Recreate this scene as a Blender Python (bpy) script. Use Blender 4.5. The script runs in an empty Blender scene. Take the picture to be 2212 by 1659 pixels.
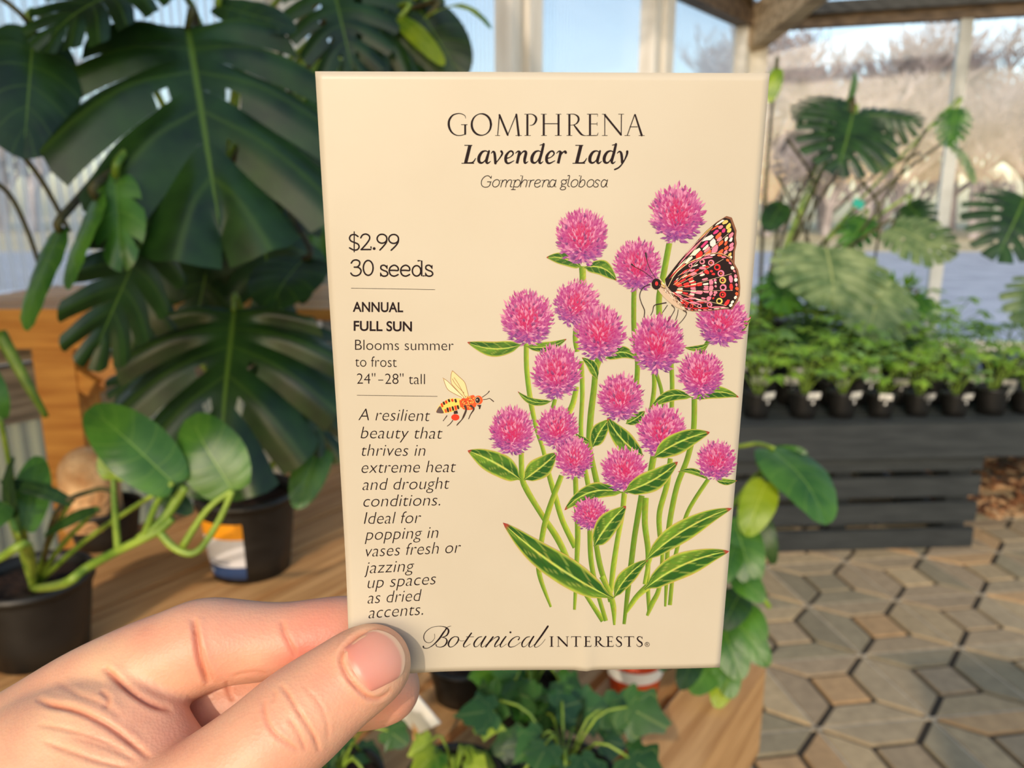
import bpy, math, random
import numpy as np
from mathutils import Vector, Matrix
# ------------------------------------------------------------------ camera, sky, sun, exposure
SC = bpy.context.scene
COL = SC.collection
F = 1661.0; CXP, CYP = 1106.0, 829.5
EYE = Vector((0, 0, 1.45)); PITCH = math.radians(13.0)
cp, sp = math.cos(PITCH), math.sin(PITCH)
RIGHT = Vector((1, 0, 0)); FWD = Vector((0, cp, -sp)); UP = Vector((0, sp, cp))
cam_data = bpy.data.cameras.new('camera'); cam = bpy.data.objects.new('camera', cam_data); COL.objects.link(cam)
cam.location = EYE; cam.rotation_euler = (math.radians(90) - PITCH, 0, 0)
cam_data.sensor_width = 36; cam_data.lens = 36 * F / 2212; cam_data.clip_start = .01; cam_data.clip_end = 500
cam_data.dof.use_dof = True; cam_data.dof.focus_distance = .158; cam_data.dof.aperture_fstop = 20.5
SC.camera = cam
world = bpy.data.worlds.new('world'); SC.world = world; world.use_nodes = True
wn = world.node_tree.nodes; wl = world.node_tree.links
sky = wn.new('ShaderNodeTexSky'); sky.sky_type = 'NISHITA'; sky.sun_disc = False
sky.sun_elevation = math.radians(25); sky.sun_rotation = math.radians(195); sky.air_density = 1.2; sky.dust_density = 1.5
wl.new(sky.outputs[0], wn['Background'].inputs[0]); wn['Background'].inputs[1].default_value = .60
SUN_DIR = Vector((.235, .875, -.42)).normalized()          # the way the light travels
sd = bpy.data.lights.new('sun', 'SUN'); sd.energy = 4.2; sd.angle = math.radians(.9); sd.color = (1.0, .82, .64)
sun = bpy.data.objects.new('sun', sd); COL.objects.link(sun); sun.rotation_euler = SUN_DIR.to_track_quat('-Z', 'Y').to_euler()
sun.location = (-3, -8, 6)
SC.view_settings.view_transform = 'Standard'; SC.view_settings.look = 'None'
SC.view_settings.exposure = -1.12; SC.view_settings.gamma = 1; SC.view_settings.use_curve_mapping = False
SC.cycles.use_denoising = True; SC.cycles.max_bounces = 8; SC.cycles.transparent_max_bounces = 16
SC.cycles.sample_clamp_indirect = 6
rnd = random.Random(7)

# ------------------------------------------------------------------ helpers
def W(px, py, d):
    """a point d metres deep behind picture point px, py"""
    return EYE + RIGHT * ((px - CXP) / F * d) + UP * (-(py - CYP) / F * d) + FWD * d
def G(px, py, h=0.0):
    """the point of height h behind a picture point"""
    r = RIGHT * ((px - CXP) / F) + UP * (-(py - CYP) / F) + FWD
    return EYE + r * ((h - EYE.z) / r.z)
def lin(c):
    o = []
    for x in c[:3]:
        x = x / 255.0
        o.append(x / 12.92 if x <= .04045 else ((x + .055) / 1.055) ** 2.4)
    return (o[0], o[1], o[2], 1.0)
def cr(P, n=6, closed=False):
    """Catmull-Rom through tuples of any length"""
    P = [tuple(map(float, p)) for p in P]; N = len(P)
    if N < 3 and not closed:
        return [tuple(a + (b - a) * i / n for a, b in zip(P[0], P[1])) for i in range(n + 1)]
    out = []
    for i in range(N if closed else N - 1):
        if closed: a, b, c, d = P[i - 1], P[i], P[(i + 1) % N], P[(i + 2) % N]
        else: a, b, c, d = P[max(i - 1, 0)], P[i], P[i + 1], P[min(i + 2, N - 1)]
        for k in range(n):
            t = k / n
            out.append(tuple(.5 * (2 * q + (r - p) * t + (2 * p - 5 * q + 4 * r - s) * t * t + (3 * q - p - 3 * r + s) * t ** 3)
                             for p, q, r, s in zip(a, b, c, d)))
    if not closed: out.append(P[-1])
    return out
class MB:
    """collects geometry and links it as ONE mesh object"""
    def __init__(s): s.v = []; s.f = []; s.c = []; s.m = []; s.uv = []; s.vc = None
    def add(s, vs, fs, col=None, mi=0, uv=None):
        o = len(s.v); s.v += [tuple(p) for p in vs]
        s.uv += uv if uv is not None else [(0, 0)] * len(vs)
        for k, f in enumerate(fs):
            s.f.append(tuple(i + o for i in f)); s.m.append(mi)
            if col is None: s.c.append((1, 1, 1, 1))
            elif isinstance(col, list): s.c.append(('v', [col[i] for i in f]))
            else: s.c.append(col)
    def box(s, c, h, rz=0, col=None, mi=0, ax=None):
        """box about c with half sizes h; ax = three unit axes"""
        if ax is None: ax = (Vector((math.cos(rz), math.sin(rz), 0)), Vector((-math.sin(rz), math.cos(rz), 0)), Vector((0, 0, 1)))
        c = Vector(c); vs = []
        b = min(h) * .12
        for i in (-1, 1):
            for j in (-1, 1):
                for k in (-1, 1):
                    vs.append(c + ax[0] * h[0] * i + ax[1] * h[1] * j + ax[2] * h[2] * k)
        s.add(vs, [(0, 1, 3, 2), (4, 6, 7, 5), (0, 4, 5, 1), (2, 3, 7, 6), (0, 2, 6, 4), (1, 5, 7, 3)], col, mi)
    def beam(s, a, b, w, t, up=(0, 0, 1), col=None, mi=0):
        a = Vector(a); b = Vector(b); x = (b - a).normalized(); u = Vector(up); y = u.cross(x).normalized(); z = x.cross(y)
        s.box((a + b) / 2, ((b - a).length / 2, w / 2, t / 2), col=col, mi=mi, ax=(x, y, z))
    def tube(s, pts, rad, seg=8, col=None, mi=0, cap=True):
        pts = [Vector(p) for p in pts]; n = len(pts)
        if not isinstance(rad, (list, tuple)): rad = [rad] * n
        vs = []; fs = []; prev = None
        for i, p in enumerate(pts):
            t = (pts[min(i + 1, n - 1)] - pts[max(i - 1, 0)])
            t = t.normalized() if t.length > 1e-9 else Vector((0, 0, 1))
            a = prev if prev is not None else (Vector((1, 0, 0)) if abs(t.x) < .8 else Vector((0, 1, 0)))
            x = (a - t * a.dot(t)).normalized(); y = t.cross(x); prev = x
            for k in range(seg):
                an = 2 * math.pi * k / seg; vs.append(p + (x * math.cos(an) + y * math.sin(an)) * rad[i])
        for i in range(n - 1):
            for k in range(seg):
                k2 = (k + 1) % seg; fs.append((i * seg + k, i * seg + k2, (i + 1) * seg + k2, (i + 1) * seg + k))
        if cap: fs.append(tuple(range(seg))[::-1]); fs.append(tuple((n - 1) * seg + k for k in range(seg)))
        s.add(vs, fs, col, mi)
    def lathe(s, prof, c, seg=28, col=None, mi=0, axis=None):
        """prof: list of (r, z)"""
        c = Vector(c); vs = []; fs = []; n = len(prof)
        for r, z in prof:
            for k in range(seg):
                an = 2 * math.pi * k / seg; vs.append(c + Vector((r * math.cos(an), r * math.sin(an), z)))
        for i in range(n - 1):
            for k in range(seg):
                k2 = (k + 1) % seg; fs.append((i * seg + k, i * seg + k2, (i + 1) * seg + k2, (i + 1) * seg + k))
        s.add(vs, fs, col, mi)
    def build(s, name, mats, parent=None, smooth=True, loc=None, angle=None):
        me = bpy.data.meshes.new(name)
        vs = s.v
        if loc is not None: L = Vector(loc); vs = [tuple(Vector(p) - L) for p in vs]
        elif parent is not None:
            inv = parent.matrix_world.inverted(); vs = [tuple(inv @ Vector(p)) for p in vs]
        me.from_pydata(vs, [], s.f)
        if not isinstance(mats, (list, tuple)): mats = [mats]
        for m in mats: me.materials.append(m)
        me.polygons.foreach_set('material_index', s.m)
        cols = []
        for f, c in zip(s.f, s.c):
            if c[0] == 'v':
                for q in c[1]: cols += list(q)
            else: cols += list(c) * len(f)
        at = me.color_attributes.new('Col', 'FLOAT_COLOR', 'CORNER'); at.data.foreach_set('color', cols)
        uvl = me.uv_layers.new(name='UVMap'); u = []
        for f in s.f:
            for i in f: u += list(s.uv[i])
        uvl.data.foreach_set('uv', u)
        me.update()
        if smooth: me.shade_smooth()
        if angle:
            try: me.set_sharp_from_angle(angle=math.radians(angle))
            except Exception: pass
        o = bpy.data.objects.new(name, me); COL.objects.link(o)
        if loc is not None: o.location = loc
        if parent is not None: o.parent = parent
        return o
def tag(o, label=None, cat=None, group=None, kind=None):
    if label: o['label'] = label
    if cat: o['category'] = cat
    if group: o['group'] = group
    if kind: o['kind'] = kind
    return o
def thing(name, label, cat, loc, group=None):
    o = bpy.data.objects.new(name, None); COL.objects.link(o); o.location = loc; o.empty_display_size = .05
    o.matrix_world = Matrix.Translation(Vector(loc))
    return tag(o, label, cat, group)
def copy_tree(o, parent=None, loc=None, rz=None):
    c = o.copy(); COL.objects.link(c); c.parent = parent
    if loc is not None: c.location = loc
    if rz is not None: c.rotation_euler = (0, 0, rz)
    for ch in list(o.children): copy_tree(ch, c)
    return c

# ------------------------------------------------------------------ materials
def nt(name):
    m = bpy.data.materials.new(name); m.use_nodes = True
    return m, m.node_tree.nodes, m.node_tree.links, m.node_tree.nodes['Principled BSDF']
def add_bump(n, l, b, scale, strength, dist=.002, detail=4, vec=None, kind='noise'):
    t = n.new('ShaderNodeTexNoise' if kind == 'noise' else 'ShaderNodeTexVoronoi'); t.inputs['Scale'].default_value = scale
    if kind == 'noise': t.inputs['Detail'].default_value = detail
    if vec is not None: l.new(vec, t.inputs['Vector'])
    bp = n.new('ShaderNodeBump'); bp.inputs['Strength'].default_value = strength; bp.inputs['Distance'].default_value = dist
    l.new(t.outputs[0], bp.inputs['Height']); l.new(bp.outputs[0], b.inputs['Normal']); return bp
def mat_noise(name, c1, c2, scale=8, rough=.6, stretch=(1, 1, 1), rot=0, bump=0, bdist=.002, detail=6, metallic=0, spec=.5, contrast=(.35, .65)):
    m, n, l, b = nt(name)
    tc = n.new('ShaderNodeTexCoord'); mp = n.new('ShaderNodeMapping'); mp.inputs['Scale'].default_value = stretch; mp.inputs['Rotation'].default_value = (0, 0, rot)
    l.new(tc.outputs['Object'], mp.inputs[0])
    t = n.new('ShaderNodeTexNoise'); t.inputs['Scale'].default_value = scale; t.inputs['Detail'].default_value = detail; l.new(mp.outputs[0], t.inputs['Vector'])
    r = n.new('ShaderNodeValToRGB'); r.color_ramp.elements[0].position = contrast[0]; r.color_ramp.elements[1].position = contrast[1]
    r.color_ramp.elements[0].color = lin(c1); r.color_ramp.elements[1].color = lin(c2)
    l.new(t.outputs[0], r.inputs[0]); l.new(r.outputs[0], b.inputs['Base Color'])
    b.inputs['Roughness'].default_value = rough; b.inputs['Metallic'].default_value = metallic; b.inputs['Specular IOR Level'].default_value = spec
    if bump: add_bump(n, l, b, scale * 2.5, bump, bdist, vec=mp.outputs[0])
    return m
def mat_attr(name, rough=.6, bump=0, scale=60, spec=.5, vary=0.0):
    m, n, l, b = nt(name); a = n.new('ShaderNodeAttribute'); a.attribute_name = 'Col'
    out = a.outputs['Color']
    if vary:
        t = n.new('ShaderNodeTexNoise'); t.inputs['Scale'].default_value = scale; t.inputs['Detail'].default_value = 5
        tc = n.new('ShaderNodeTexCoord'); l.new(tc.outputs['Object'], t.inputs['Vector'])
        mr = n.new('ShaderNodeMapRange'); mr.inputs['From Min'].default_value = .3; mr.inputs['From Max'].default_value = .7
        mr.inputs['To Min'].default_value = 1 - vary; mr.inputs['To Max'].default_value = 1 + vary; l.new(t.outputs[0], mr.inputs[0])
        vm = n.new('ShaderNodeVectorMath'); vm.operation = 'SCALE'; l.new(out, vm.inputs[0]); l.new(mr.outputs[0], vm.inputs['Scale']); out = vm.outputs[0]
    l.new(out, b.inputs['Base Color']); b.inputs['Roughness'].default_value = rough; b.inputs['Specular IOR Level'].default_value = spec
    if bump: add_bump(n, l, b, scale, bump)
    return m
def mat_leaf(name, dark, light, vein, rough=.38, trans=.25, nl=1.0, spec=.5):
    """leaf blade: UV.x = lobe coordinate, UV.y = 0 at the midrib .. 1 at the margin"""
    m, n, l, b = nt(name)
    tc = n.new('ShaderNodeTexCoord'); t = n.new('ShaderNodeTexNoise'); t.inputs['Scale'].default_value = 14; t.inputs['Detail'].default_value = 5
    l.new(tc.outputs['Object'], t.inputs['Vector'])
    r = n.new('ShaderNodeValToRGB'); r.color_ramp.elements[0].position = .35; r.color_ramp.elements[1].position = .68
    r.color_ramp.elements[0].color = lin(dark); r.color_ramp.elements[1].color = lin(light); l.new(t.outputs[0], r.inputs[0])
    uv = n.new('ShaderNodeUVMap'); sx = n.new('ShaderNodeSeparateXYZ'); l.new(uv.outputs[0], sx.inputs[0])
    a = n.new('ShaderNodeMath'); a.operation = 'FRACT'; l.new(sx.outputs[0], a.inputs[0])
    s = n.new('ShaderNodeMath'); s.operation = 'SUBTRACT'; l.new(a.outputs[0], s.inputs[0]); s.inputs[1].default_value = .5
    ab = n.new('ShaderNodeMath'); ab.operation = 'ABSOLUTE'; l.new(s.outputs[0], ab.inputs[0])
    m1 = n.new('ShaderNodeMapRange'); l.new(ab.outputs[0], m1.inputs[0]); m1.inputs['From Min'].default_value = .015; m1.inputs['From Max'].default_value = .07
    m1.inputs['To Min'].default_value = .3; m1.inputs['To Max'].default_value = 0
    m2 = n.new('ShaderNodeMapRange'); l.new(sx.outputs[1], m2.inputs[0]); m2.inputs['From Min'].default_value = .01; m2.inputs['From Max'].default_value = .03
    m2.inputs['To Min'].default_value = 1; m2.inputs['To Max'].default_value = 0
    mx = n.new('ShaderNodeMath'); mx.operation = 'MAXIMUM'; l.new(m1.outputs[0], mx.inputs[0]); l.new(m2.outputs[0], mx.inputs[1])
    mix = n.new('ShaderNodeMixRGB'); l.new(mx.outputs[0], mix.inputs[0]); l.new(r.outputs[0], mix.inputs[1]); mix.inputs[2].default_value = lin(vein)
    l.new(mix.outputs[0], b.inputs['Base Color']); b.inputs['Roughness'].default_value = rough; b.inputs['Specular IOR Level'].default_value = spec
    add_bump(n, l, b, 90, .15, .002)
    tr = n.new('ShaderNodeBsdfTranslucent'); hs = n.new('ShaderNodeHueSaturation'); hs.inputs['Value'].default_value = 2.2; hs.inputs['Hue'].default_value = .485
    l.new(mix.outputs[0], hs.inputs['Color']); l.new(hs.outputs[0], tr.inputs[0])
    ms = n.new('ShaderNodeMixShader'); ms.inputs[0].default_value = trans
    l.new(b.outputs[0], ms.inputs[1]); l.new(tr.outputs[0], ms.inputs[2]); l.new(ms.outputs[0], n['Material Output'].inputs[0])
    return m
M = {}
M['leaf_dark'] = mat_leaf('monstera_leaf_green', (20, 44, 16), (42, 76, 26), (84, 116, 38), trans=.18)
M['leaf_mid'] = mat_leaf('philodendron_leaf_green', (38, 84, 30), (84, 134, 44), (110, 150, 60), rough=.3)
M['leaf_lime'] = mat_leaf('lime_leaf_green', (104, 140, 26), (158, 182, 42), (180, 200, 80), rough=.35, trans=.35)
M['leaf_sunlit'] = mat_leaf('sunlit_monstera_green', (78, 108, 58), (146, 162, 108), (165, 175, 110), rough=.5)  # monstera green paled, sunlight put into the leaf colour
M['leaf_ivy'] = mat_leaf('ivy_leaf_green', (34, 70, 34), (66, 112, 50), (140, 160, 90), rough=.35)
M['leaf_yellowgreen'] = mat_leaf('variegated_leaf', (60, 110, 30), (176, 196, 60), (190, 205, 110), rough=.35, trans=.3)
M['stem'] = mat_noise('stem_green', (84, 118, 30), (146, 172, 62), 20, .45)
M['stem_dark'] = mat_noise('aerial_root_brown', (50, 44, 26), (86, 84, 40), 20, .7)
M['stem_brown'] = mat_noise('woody_stem_brown', (96, 62, 36), (150, 104, 60), 20, .7)
M['pot_black'] = mat_noise('black_nursery_plastic', (14, 14, 13), (30, 29, 27), 12, .45)
M['pot_orange'] = mat_noise('orange_plastic', (196, 62, 14), (222, 84, 24), 12, .4)
M['soil'] = mat_noise('potting_soil', (26, 16, 10), (66, 42, 26), 90, .95, bump=.8, bdist=.01)
M['tag_white'] = mat_noise('white_tag_plastic', (226, 224, 214), (246, 244, 236), 8, .5)
M['wood_bench'] = mat_noise('pine_bench_wood', (186, 134, 78), (226, 176, 116), 5, .6, stretch=(1, 14, 14), rot=0, bump=.25, contrast=(.3, .7))
M['wood_orange'] = mat_noise('orange_pine_wood', (190, 120, 42), (224, 158, 70), 5, .55, stretch=(1, 10, 10), bump=.15)
M['wood_grey'] = mat_noise('weathered_grey_wood', (116, 104, 88), (176, 162, 140), 4, .75, stretch=(1, 1, 16), bump=.3)
M['wood_post'] = mat_noise('greenhouse_post_wood', (222, 213, 196), (243, 237, 224), 3, .7, stretch=(8, 8, 1), bump=.15)
M['wood_beam'] = mat_noise('greenhouse_rafter_wood', (150, 128, 98), (206, 184, 150), 4, .7, stretch=(1, 8, 8), bump=.2)
M['wood_header'] = mat_noise('brown_header_wood', (84, 70, 56), (128, 108, 86), 4, .7, stretch=(1, 8, 8), bump=.2)
M['charcoal'] = mat_noise('charcoal_painted_wood', (42, 46, 47), (57, 61, 61), 6, .5, stretch=(1, 8, 8), bump=.1)
M['metal_post'] = mat_noise('grey_aluminium', (176, 178, 172), (204, 206, 200), 5, .45)
M['coir'] = mat_noise('coconut_fibre', (206, 152, 100), (244, 204, 152), 30, .95, bump=1.0, bdist=.01)
# ------------------------------------------------------------------ seed packet
PC = [Vector(v) for v in ((-.03485393, .05632495, -.13849851), (.04771949, .05681496, -.1405356), (.0469923, -.0641042, -.17384012), (-.03558112, -.06459421, -.17180303))]
def c2w(v): return EYE + RIGHT * v[0] + UP * v[1] + FWD * (-v[2])
PTL, PTR, PBR, PBL = [c2w(v) for v in PC]
PW = (PTR - PTL).length; PH = (PBL - PTL).length
PX = (PTR - PTL).normalized(); PZ = PX.cross(PTL - PBL).normalized(); PY = PZ.cross(PX)
PM = Matrix((( PX.x, PY.x, PZ.x, PBL.x), (PX.y, PY.y, PZ.y, PBL.y), (PX.z, PY.z, PZ.z, PBL.z), (0, 0, 0, 1)))
PMI = PM.inverted(); EL = PMI @ EYE
def bow(x, y):
    u = min(max(x / PW, 0), 1); v = min(max(y / PH, 0), 1)
    z = .0012 * math.sin(math.pi * u) * math.sin(math.pi * v)
    z += .0006 * math.exp(-((x - .052) / .0016) ** 2) * math.exp(-(y / .012) ** 2)          # the crimp near the bottom edge
    z += .00025 * math.sin(x * 90 + 2) * math.sin(y * 70 + 1)
    z += .0020 * math.exp(-((x + .004) / .014) ** 2 - ((y - .006) / .014) ** 2)             # lifts a little under the thumb
    return z
def P2L(px, py):
    """picture point -> packet surface coordinates"""
    r = PMI.to_3x3() @ (RIGHT * ((px - CXP) / F) + UP * (-(py - CYP) / F) + FWD)
    z = 0.0
    for _ in range(4):
        t = (z - EL.z) / r.z; x = EL.x + r.x * t; y = EL.y + r.y * t; z = bow(x, y)
    return x, y
def INK(px, py, lev):
    x, y = P2L(px, py); return (x, y, bow(x, y) + 2.5e-5 + lev * 1e-6)
packet = bpy.data.objects.new('seed_packet', None); COL.objects.link(packet); packet.matrix_world = PM; packet.empty_display_size = .02
tag(packet, 'cream paper seed packet with pink globe flowers, butterfly and bee, held up in the hand', 'seed packet')
class Ink(MB):
    def build(s, name, mat, parent):
        o = MB.build(s, name, mat, None, smooth=False); o.parent = parent; return o
M['paper'] = mat_noise('cream_packet_paper', (190, 181, 162), (194, 186, 168), 60, .42, bump=.05, bdist=.0004, contrast=(.2, .8))
def mat_print(name):
    m, n, l, b = nt(name); a = n.new('ShaderNodeAttribute'); a.attribute_name = 'Col'
    l.new(a.outputs['Color'], b.inputs['Base Color']); b.inputs['Roughness'].default_value = .55; b.inputs['Specular IOR Level'].default_value = .2; return m
M['print'] = mat_print('printed_ink')
M['ink'] = mat_noise('dark_plum_ink', (24, 12, 16), (30, 16, 20), 20, .6, spec=.15)
M['smudge'] = mat_noise('pale_scuff', (196, 180, 140), (214, 198, 160), 200, .6)
# the paper envelope
pb = MB(); nx, ny = 60, 90; vs = []
for side in (0, 1):
    for j in range(ny + 1):
        for i in range(nx + 1):
            x = PW * i / nx; y = PH * j / ny
            e = min(i, nx - i, (j if j < ny - j else ny - j)) 
            z = bow(x, y)
            if side: z = z - (.00025 + .0014 * math.sin(math.pi * i / nx) ** .5 * math.sin(math.pi * j / ny) ** .5)
            vs.append((x, y, z))
N1 = (nx + 1) * (ny + 1); fs = []
for j in range(ny):
    for i in range(nx):
        a = j * (nx + 1) + i; b = a + 1; c = b + nx + 1; d = a + nx + 1
        fs.append((a, b, c, d)); fs.append((N1 + d, N1 + c, N1 + b, N1 + a))
for i in range(nx):
    fs.append((i + 1, i, N1 + i, N1 + i + 1)); k = ny * (nx + 1) + i; fs.append((k, k + 1, N1 + k + 1, N1 + k))
for j in range(ny):
    a = j * (nx + 1); b = a + nx + 1; fs.append((a, b, N1 + b, N1 + a)); a += nx; b += nx; fs.append((b, a, N1 + a, N1 + b))
pb.add(vs, fs)
o = MB.build(pb, 'paper_envelope', M['paper'], None); o.parent = packet
# --- strokes
def ribbon(mb, pts, lev, col=None, tf=None, wscale=1.0, n=6, straight=False, across=1, cols=None, cap=True):
    """pts: (x, y, w) in picture pixels after tf"""
    if tf: pts = [(tf(p[0], p[1]) + (p[2] * wscale,)) for p in pts]
    P = pts if straight else cr(pts, n)
    vs = []; fs = []; cc = []
    for i, p in enumerate(P):
        a = P[max(i - 1, 0)]; b = P[min(i + 1, len(P) - 1)]
        dx, dy = b[0] - a[0], b[1] - a[1]; L = math.hypot(dx, dy) or 1; nxx, nyy = -dy / L, dx / L
        ex = 0
        for k in range(across + 1):
            s = (k / across - .5) * max(p[2], .3)
            vs.append(INK(p[0] + nxx * s, p[1] + nyy * s, lev))
            if cols: cc.append(cols(k / across, i / max(len(P) - 1, 1)))
    q = across + 1
    for i in range(len(P) - 1):
        for k in range(across): fs.append((i * q + k, i * q + k + 1, (i + 1) * q + k + 1, (i + 1) * q + k))
    mb.add(vs, fs, cc if cols else col)
    if cap and not cols:
        for p in (P[0], P[-1]): disc(mb, p[0], p[1], p[2] * .47, p[2] * .47, lev + .5, col, n=10)
def disc(mb, x, y, rx, ry, lev, col=None, n=20, rot=0):
    vs = [INK(x, y, lev)]; c, s = math.cos(rot), math.sin(rot)
    for k in range(n):
        a = 2 * math.pi * k / n; u, v = rx * math.cos(a), ry * math.sin(a); vs.append(INK(x + u * c - v * s, y + u * s + v * c, lev))
    mb.add(vs, [(0, 1 + k, 1 + (k + 1) % n) for k in range(n)], col)
def oval(cx, cy, rx, ry, wmin, wmax, tilt=0, slant=0, n=14):
    P = []
    for k in range(n + 1):
        a = 2 * math.pi * k / n; x = rx * math.cos(a); y = ry * math.sin(a)
        P.append((cx + x - slant * y, cy + y, wmin + (wmax - wmin) * abs(math.cos(a + tilt))))
    return P
def strokes(mb, tf, data, ws=1.0, lev=0, default=None):
    """'C' smooth or 'L' straight, then x,y,w triples"""
    for k, st in enumerate(data):
        kind, pts = st[0], st[1:]
        if default is not None: pts = [(p + (default,)) if len(p) == 2 else p for p in pts]
        ribbon(mb, pts, lev + k * .3, (1, 1, 1, 1), tf, ws, straight=(kind == 'L'), cap=(kind != 'B'))
def Zf(x0, y0, s): return lambda x, y: (x0 + s * x, y0 + s * y)
Z6 = Zf(940, 230, .2170)
D = []
def S(kind, *p): D.append((kind,) + p)
def off(data, dx, dy=0): return [(d[0],) + tuple((p[0] + dx, p[1] + dy) + tuple(p[2:]) for p in d[1:]) for d in data]
# title, zoom coordinates
S('C', (304, 118, 5), (296, 92, 7), (262, 74, 9), (225, 71, 10), (175, 88, 15), (141, 135, 22), (137, 195, 23), (160, 250, 18), (200, 282, 12), (245, 289, 9), (290, 280, 8), (302, 270, 8))
S('L', (299, 274, 20), (299, 186, 20)); S('B', (258, 181, 7), (322, 181, 7))
S('C', *oval(460, 180, 96, 107, 8, 23, .35))
S('L', (622, 288, 9), (640, 82, 12)); S('L', (640, 84, 20), (722, 284, 20)); S('L', (722, 284, 8), (807, 80, 10)); S('L', (808, 80, 20), (832, 288, 22))
S('B', (597, 289, 6), (646, 289, 6)); S('B', (800, 289, 6), (862, 289, 6))
def stem(x, y0=78, y1=288, w=21): S('B', (x, y0, w), (x, y1, w))
def ser(x0, x1, y, w=6): S('B', (x0, y, w), (x1, y, w))
stem(918); ser(888, 932, 77); ser(890, 952, 289); S('C', (922, 77, 6), (965, 78, 9), (998, 100, 18), (1006, 132, 21), (990, 168, 16), (965, 186, 8), (943, 188, 6))
for x in (1081, 1228): stem(x)
ser(1052, 1110, 77); ser(1200, 1256, 77); ser(1056, 1112, 289); ser(1192, 1258, 289); ser(1085, 1225, 172, 9)
stem(1336); ser(1308, 1345, 77); ser(1308, 1364, 289); S('C', (1340, 77, 6), (1385, 78, 9), (1420, 100, 18), (1428, 132, 20), (1412, 165, 14), (1380, 183, 8), (1345, 187, 6))
S('C', (1382, 185, 12), (1410, 222, 20), (1450, 272, 20), (1478, 288, 10), (1508, 290, 4))
stem(1541); ser(1512, 1616, 77, 7); ser(1545, 1612, 174, 7); ser(1510, 1608, 289, 8); S('B', (1618, 75, 5), (1616, 102, 4)); S('B', (1612, 156, 5), (1612, 192, 5)); S('B', (1624, 260, 4), (1612, 290, 9))
S('B', (1688, 82, 9), (1688, 288, 9)); S('L', (1688, 84, 20), (1850, 282, 20)); S('B', (1854, 77, 10), (1852, 290, 10)); ser(1660, 1700, 77); ser(1660, 1716, 289); ser(1822, 1880, 77)
S('L', (1986, 80, 10), (1912, 288, 9)); S('L', (1990, 82, 16), (2056, 288, 22)); ser(1935, 2016, 203, 8); ser(1885, 1940, 289); ser(2026, 2086, 289)
TITLE = D; D = []
mb = Ink(); strokes(mb, Z6, TITLE, .2170); o = mb.build('title_lettering', M['ink'], packet)
# bold italic line
Ll = [('B', (347, 385, 34), (303, 565, 34)), ('B', (290, 387, 9), (370, 387, 9)), ('B', (262, 566, 9), (388, 566, 9)), ('C', (302, 561, 12), (360, 561, 16), (385, 546, 14), (403, 516, 8))]
La = [('C', (524, 452, 10), (500, 442, 14), (465, 456, 24), (438, 500, 32), (436, 545, 30), (460, 562, 20), (490, 545, 12), (518, 500, 10), (534, 462, 12)), ('C', (537, 443, 20), (520, 500, 28), (510, 545, 28), (522, 566, 18), (552, 546, 7))]
Lv = [('C', (558, 466, 8), (578, 448, 17), (592, 472, 26), (600, 566, 26)), ('C', (604, 562, 12), (640, 518, 13), (668, 470, 20), (658, 446, 24))]
Le = [('C', (704, 518, 14), (745, 505, 10), (776, 474, 15), (766, 447, 18), (738, 450, 18), (706, 492, 28), (704, 545, 28), (730, 566, 18), (785, 540, 8))]
Ln = [('C', (800, 466, 8), (822, 447, 14), (838, 446, 16)), ('B', (842, 446, 28), (814, 568, 28)), ('C', (824, 520, 8), (862, 462, 12), (888, 446, 20), (904, 462, 28), (890, 530, 28), (896, 564, 20), (925, 548, 7))]
Ld = [('C', (1052, 452, 10), (1028, 442, 14), (993, 456, 24), (966, 500, 32), (964, 545, 30), (988, 562, 20), (1016, 545, 12), (1040, 500, 10), (1055, 462, 12)), ('C', (1080, 374, 24), (1060, 460, 28), (1038, 540, 28), (1048, 566, 18), (1074, 548, 7)), ('B', (1040, 386, 8), (1086, 376, 14))]
Lr = [('C', (1208, 466, 8), (1230, 447, 14), (1246, 446, 16)), ('B', (1252, 446, 28), (1224, 568, 28)), ('C', (1236, 515, 8), (1266, 464, 12), (1292, 446, 20), (1300, 460, 28))]
Ly = [('C', (1812, 466, 8), (1836, 448, 17), (1854, 474, 26), (1862, 562, 26)), ('C', (1912, 448, 26), (1906, 485, 20), (1872, 556, 13), (1830, 606, 16), (1786, 628, 16))]
mb = Ink()
for d in (Ll, La, Lv, Le, Ln, Ld, off(Le, 407), Lr, off(Ll, 1105), off(La, 1105), off(Ld, 720), Ly): strokes(mb, Z6, d, .2170)
mb.build('subtitle_lettering', M['ink'], packet)
# light slab italic line
mb = Ink(); w = 8.5
def sl_o(cx, cy=765): return [('C',) + tuple(oval(cx, cy, 33, 37, w, w, 0, .25))]
def sl_n(dx): return [('L', (1062 + dx, 736), (1086 + dx, 730), (1066 + dx, 802)), ('C', (1074 + dx, 768), (1098 + dx, 735), (1128 + dx, 733), (1132 + dx, 752), (1120 + dx, 795), (1140 + dx, 799))]
def sl_a(dx): return [('C', (1198 + dx, 742), (1168 + dx, 729), (1142 + dx, 758), (1146 + dx, 796), (1172 + dx, 798), (1194 + dx, 760)), ('L', (1204 + dx, 730), (1188 + dx, 798), (1202 + dx, 800))]
data = [('C', (556, 714), (530, 691), (495, 698), (464, 735), (463, 782), (490, 803), (525, 800), (546, 782)), ('L', (544, 784), (552, 750)), ('L', (520, 750), (558, 750)), ('L', (556, 716), (560, 694))]
data += sl_o(606) + [('L', (648, 736), (672, 730), (653, 802)), ('C', (660, 768), (684, 735), (706, 732), (712, 748), (700, 802)), ('C', (708, 768), (732, 735), (756, 732), (760, 752), (748, 796), (766, 799))]
data += [('L', (774, 736), (797, 730), (774, 826)), ('L', (758, 827), (798, 827)), ('C', (790, 760), (815, 731), (842, 738), (846, 768), (824, 800), (786, 799))]
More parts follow.
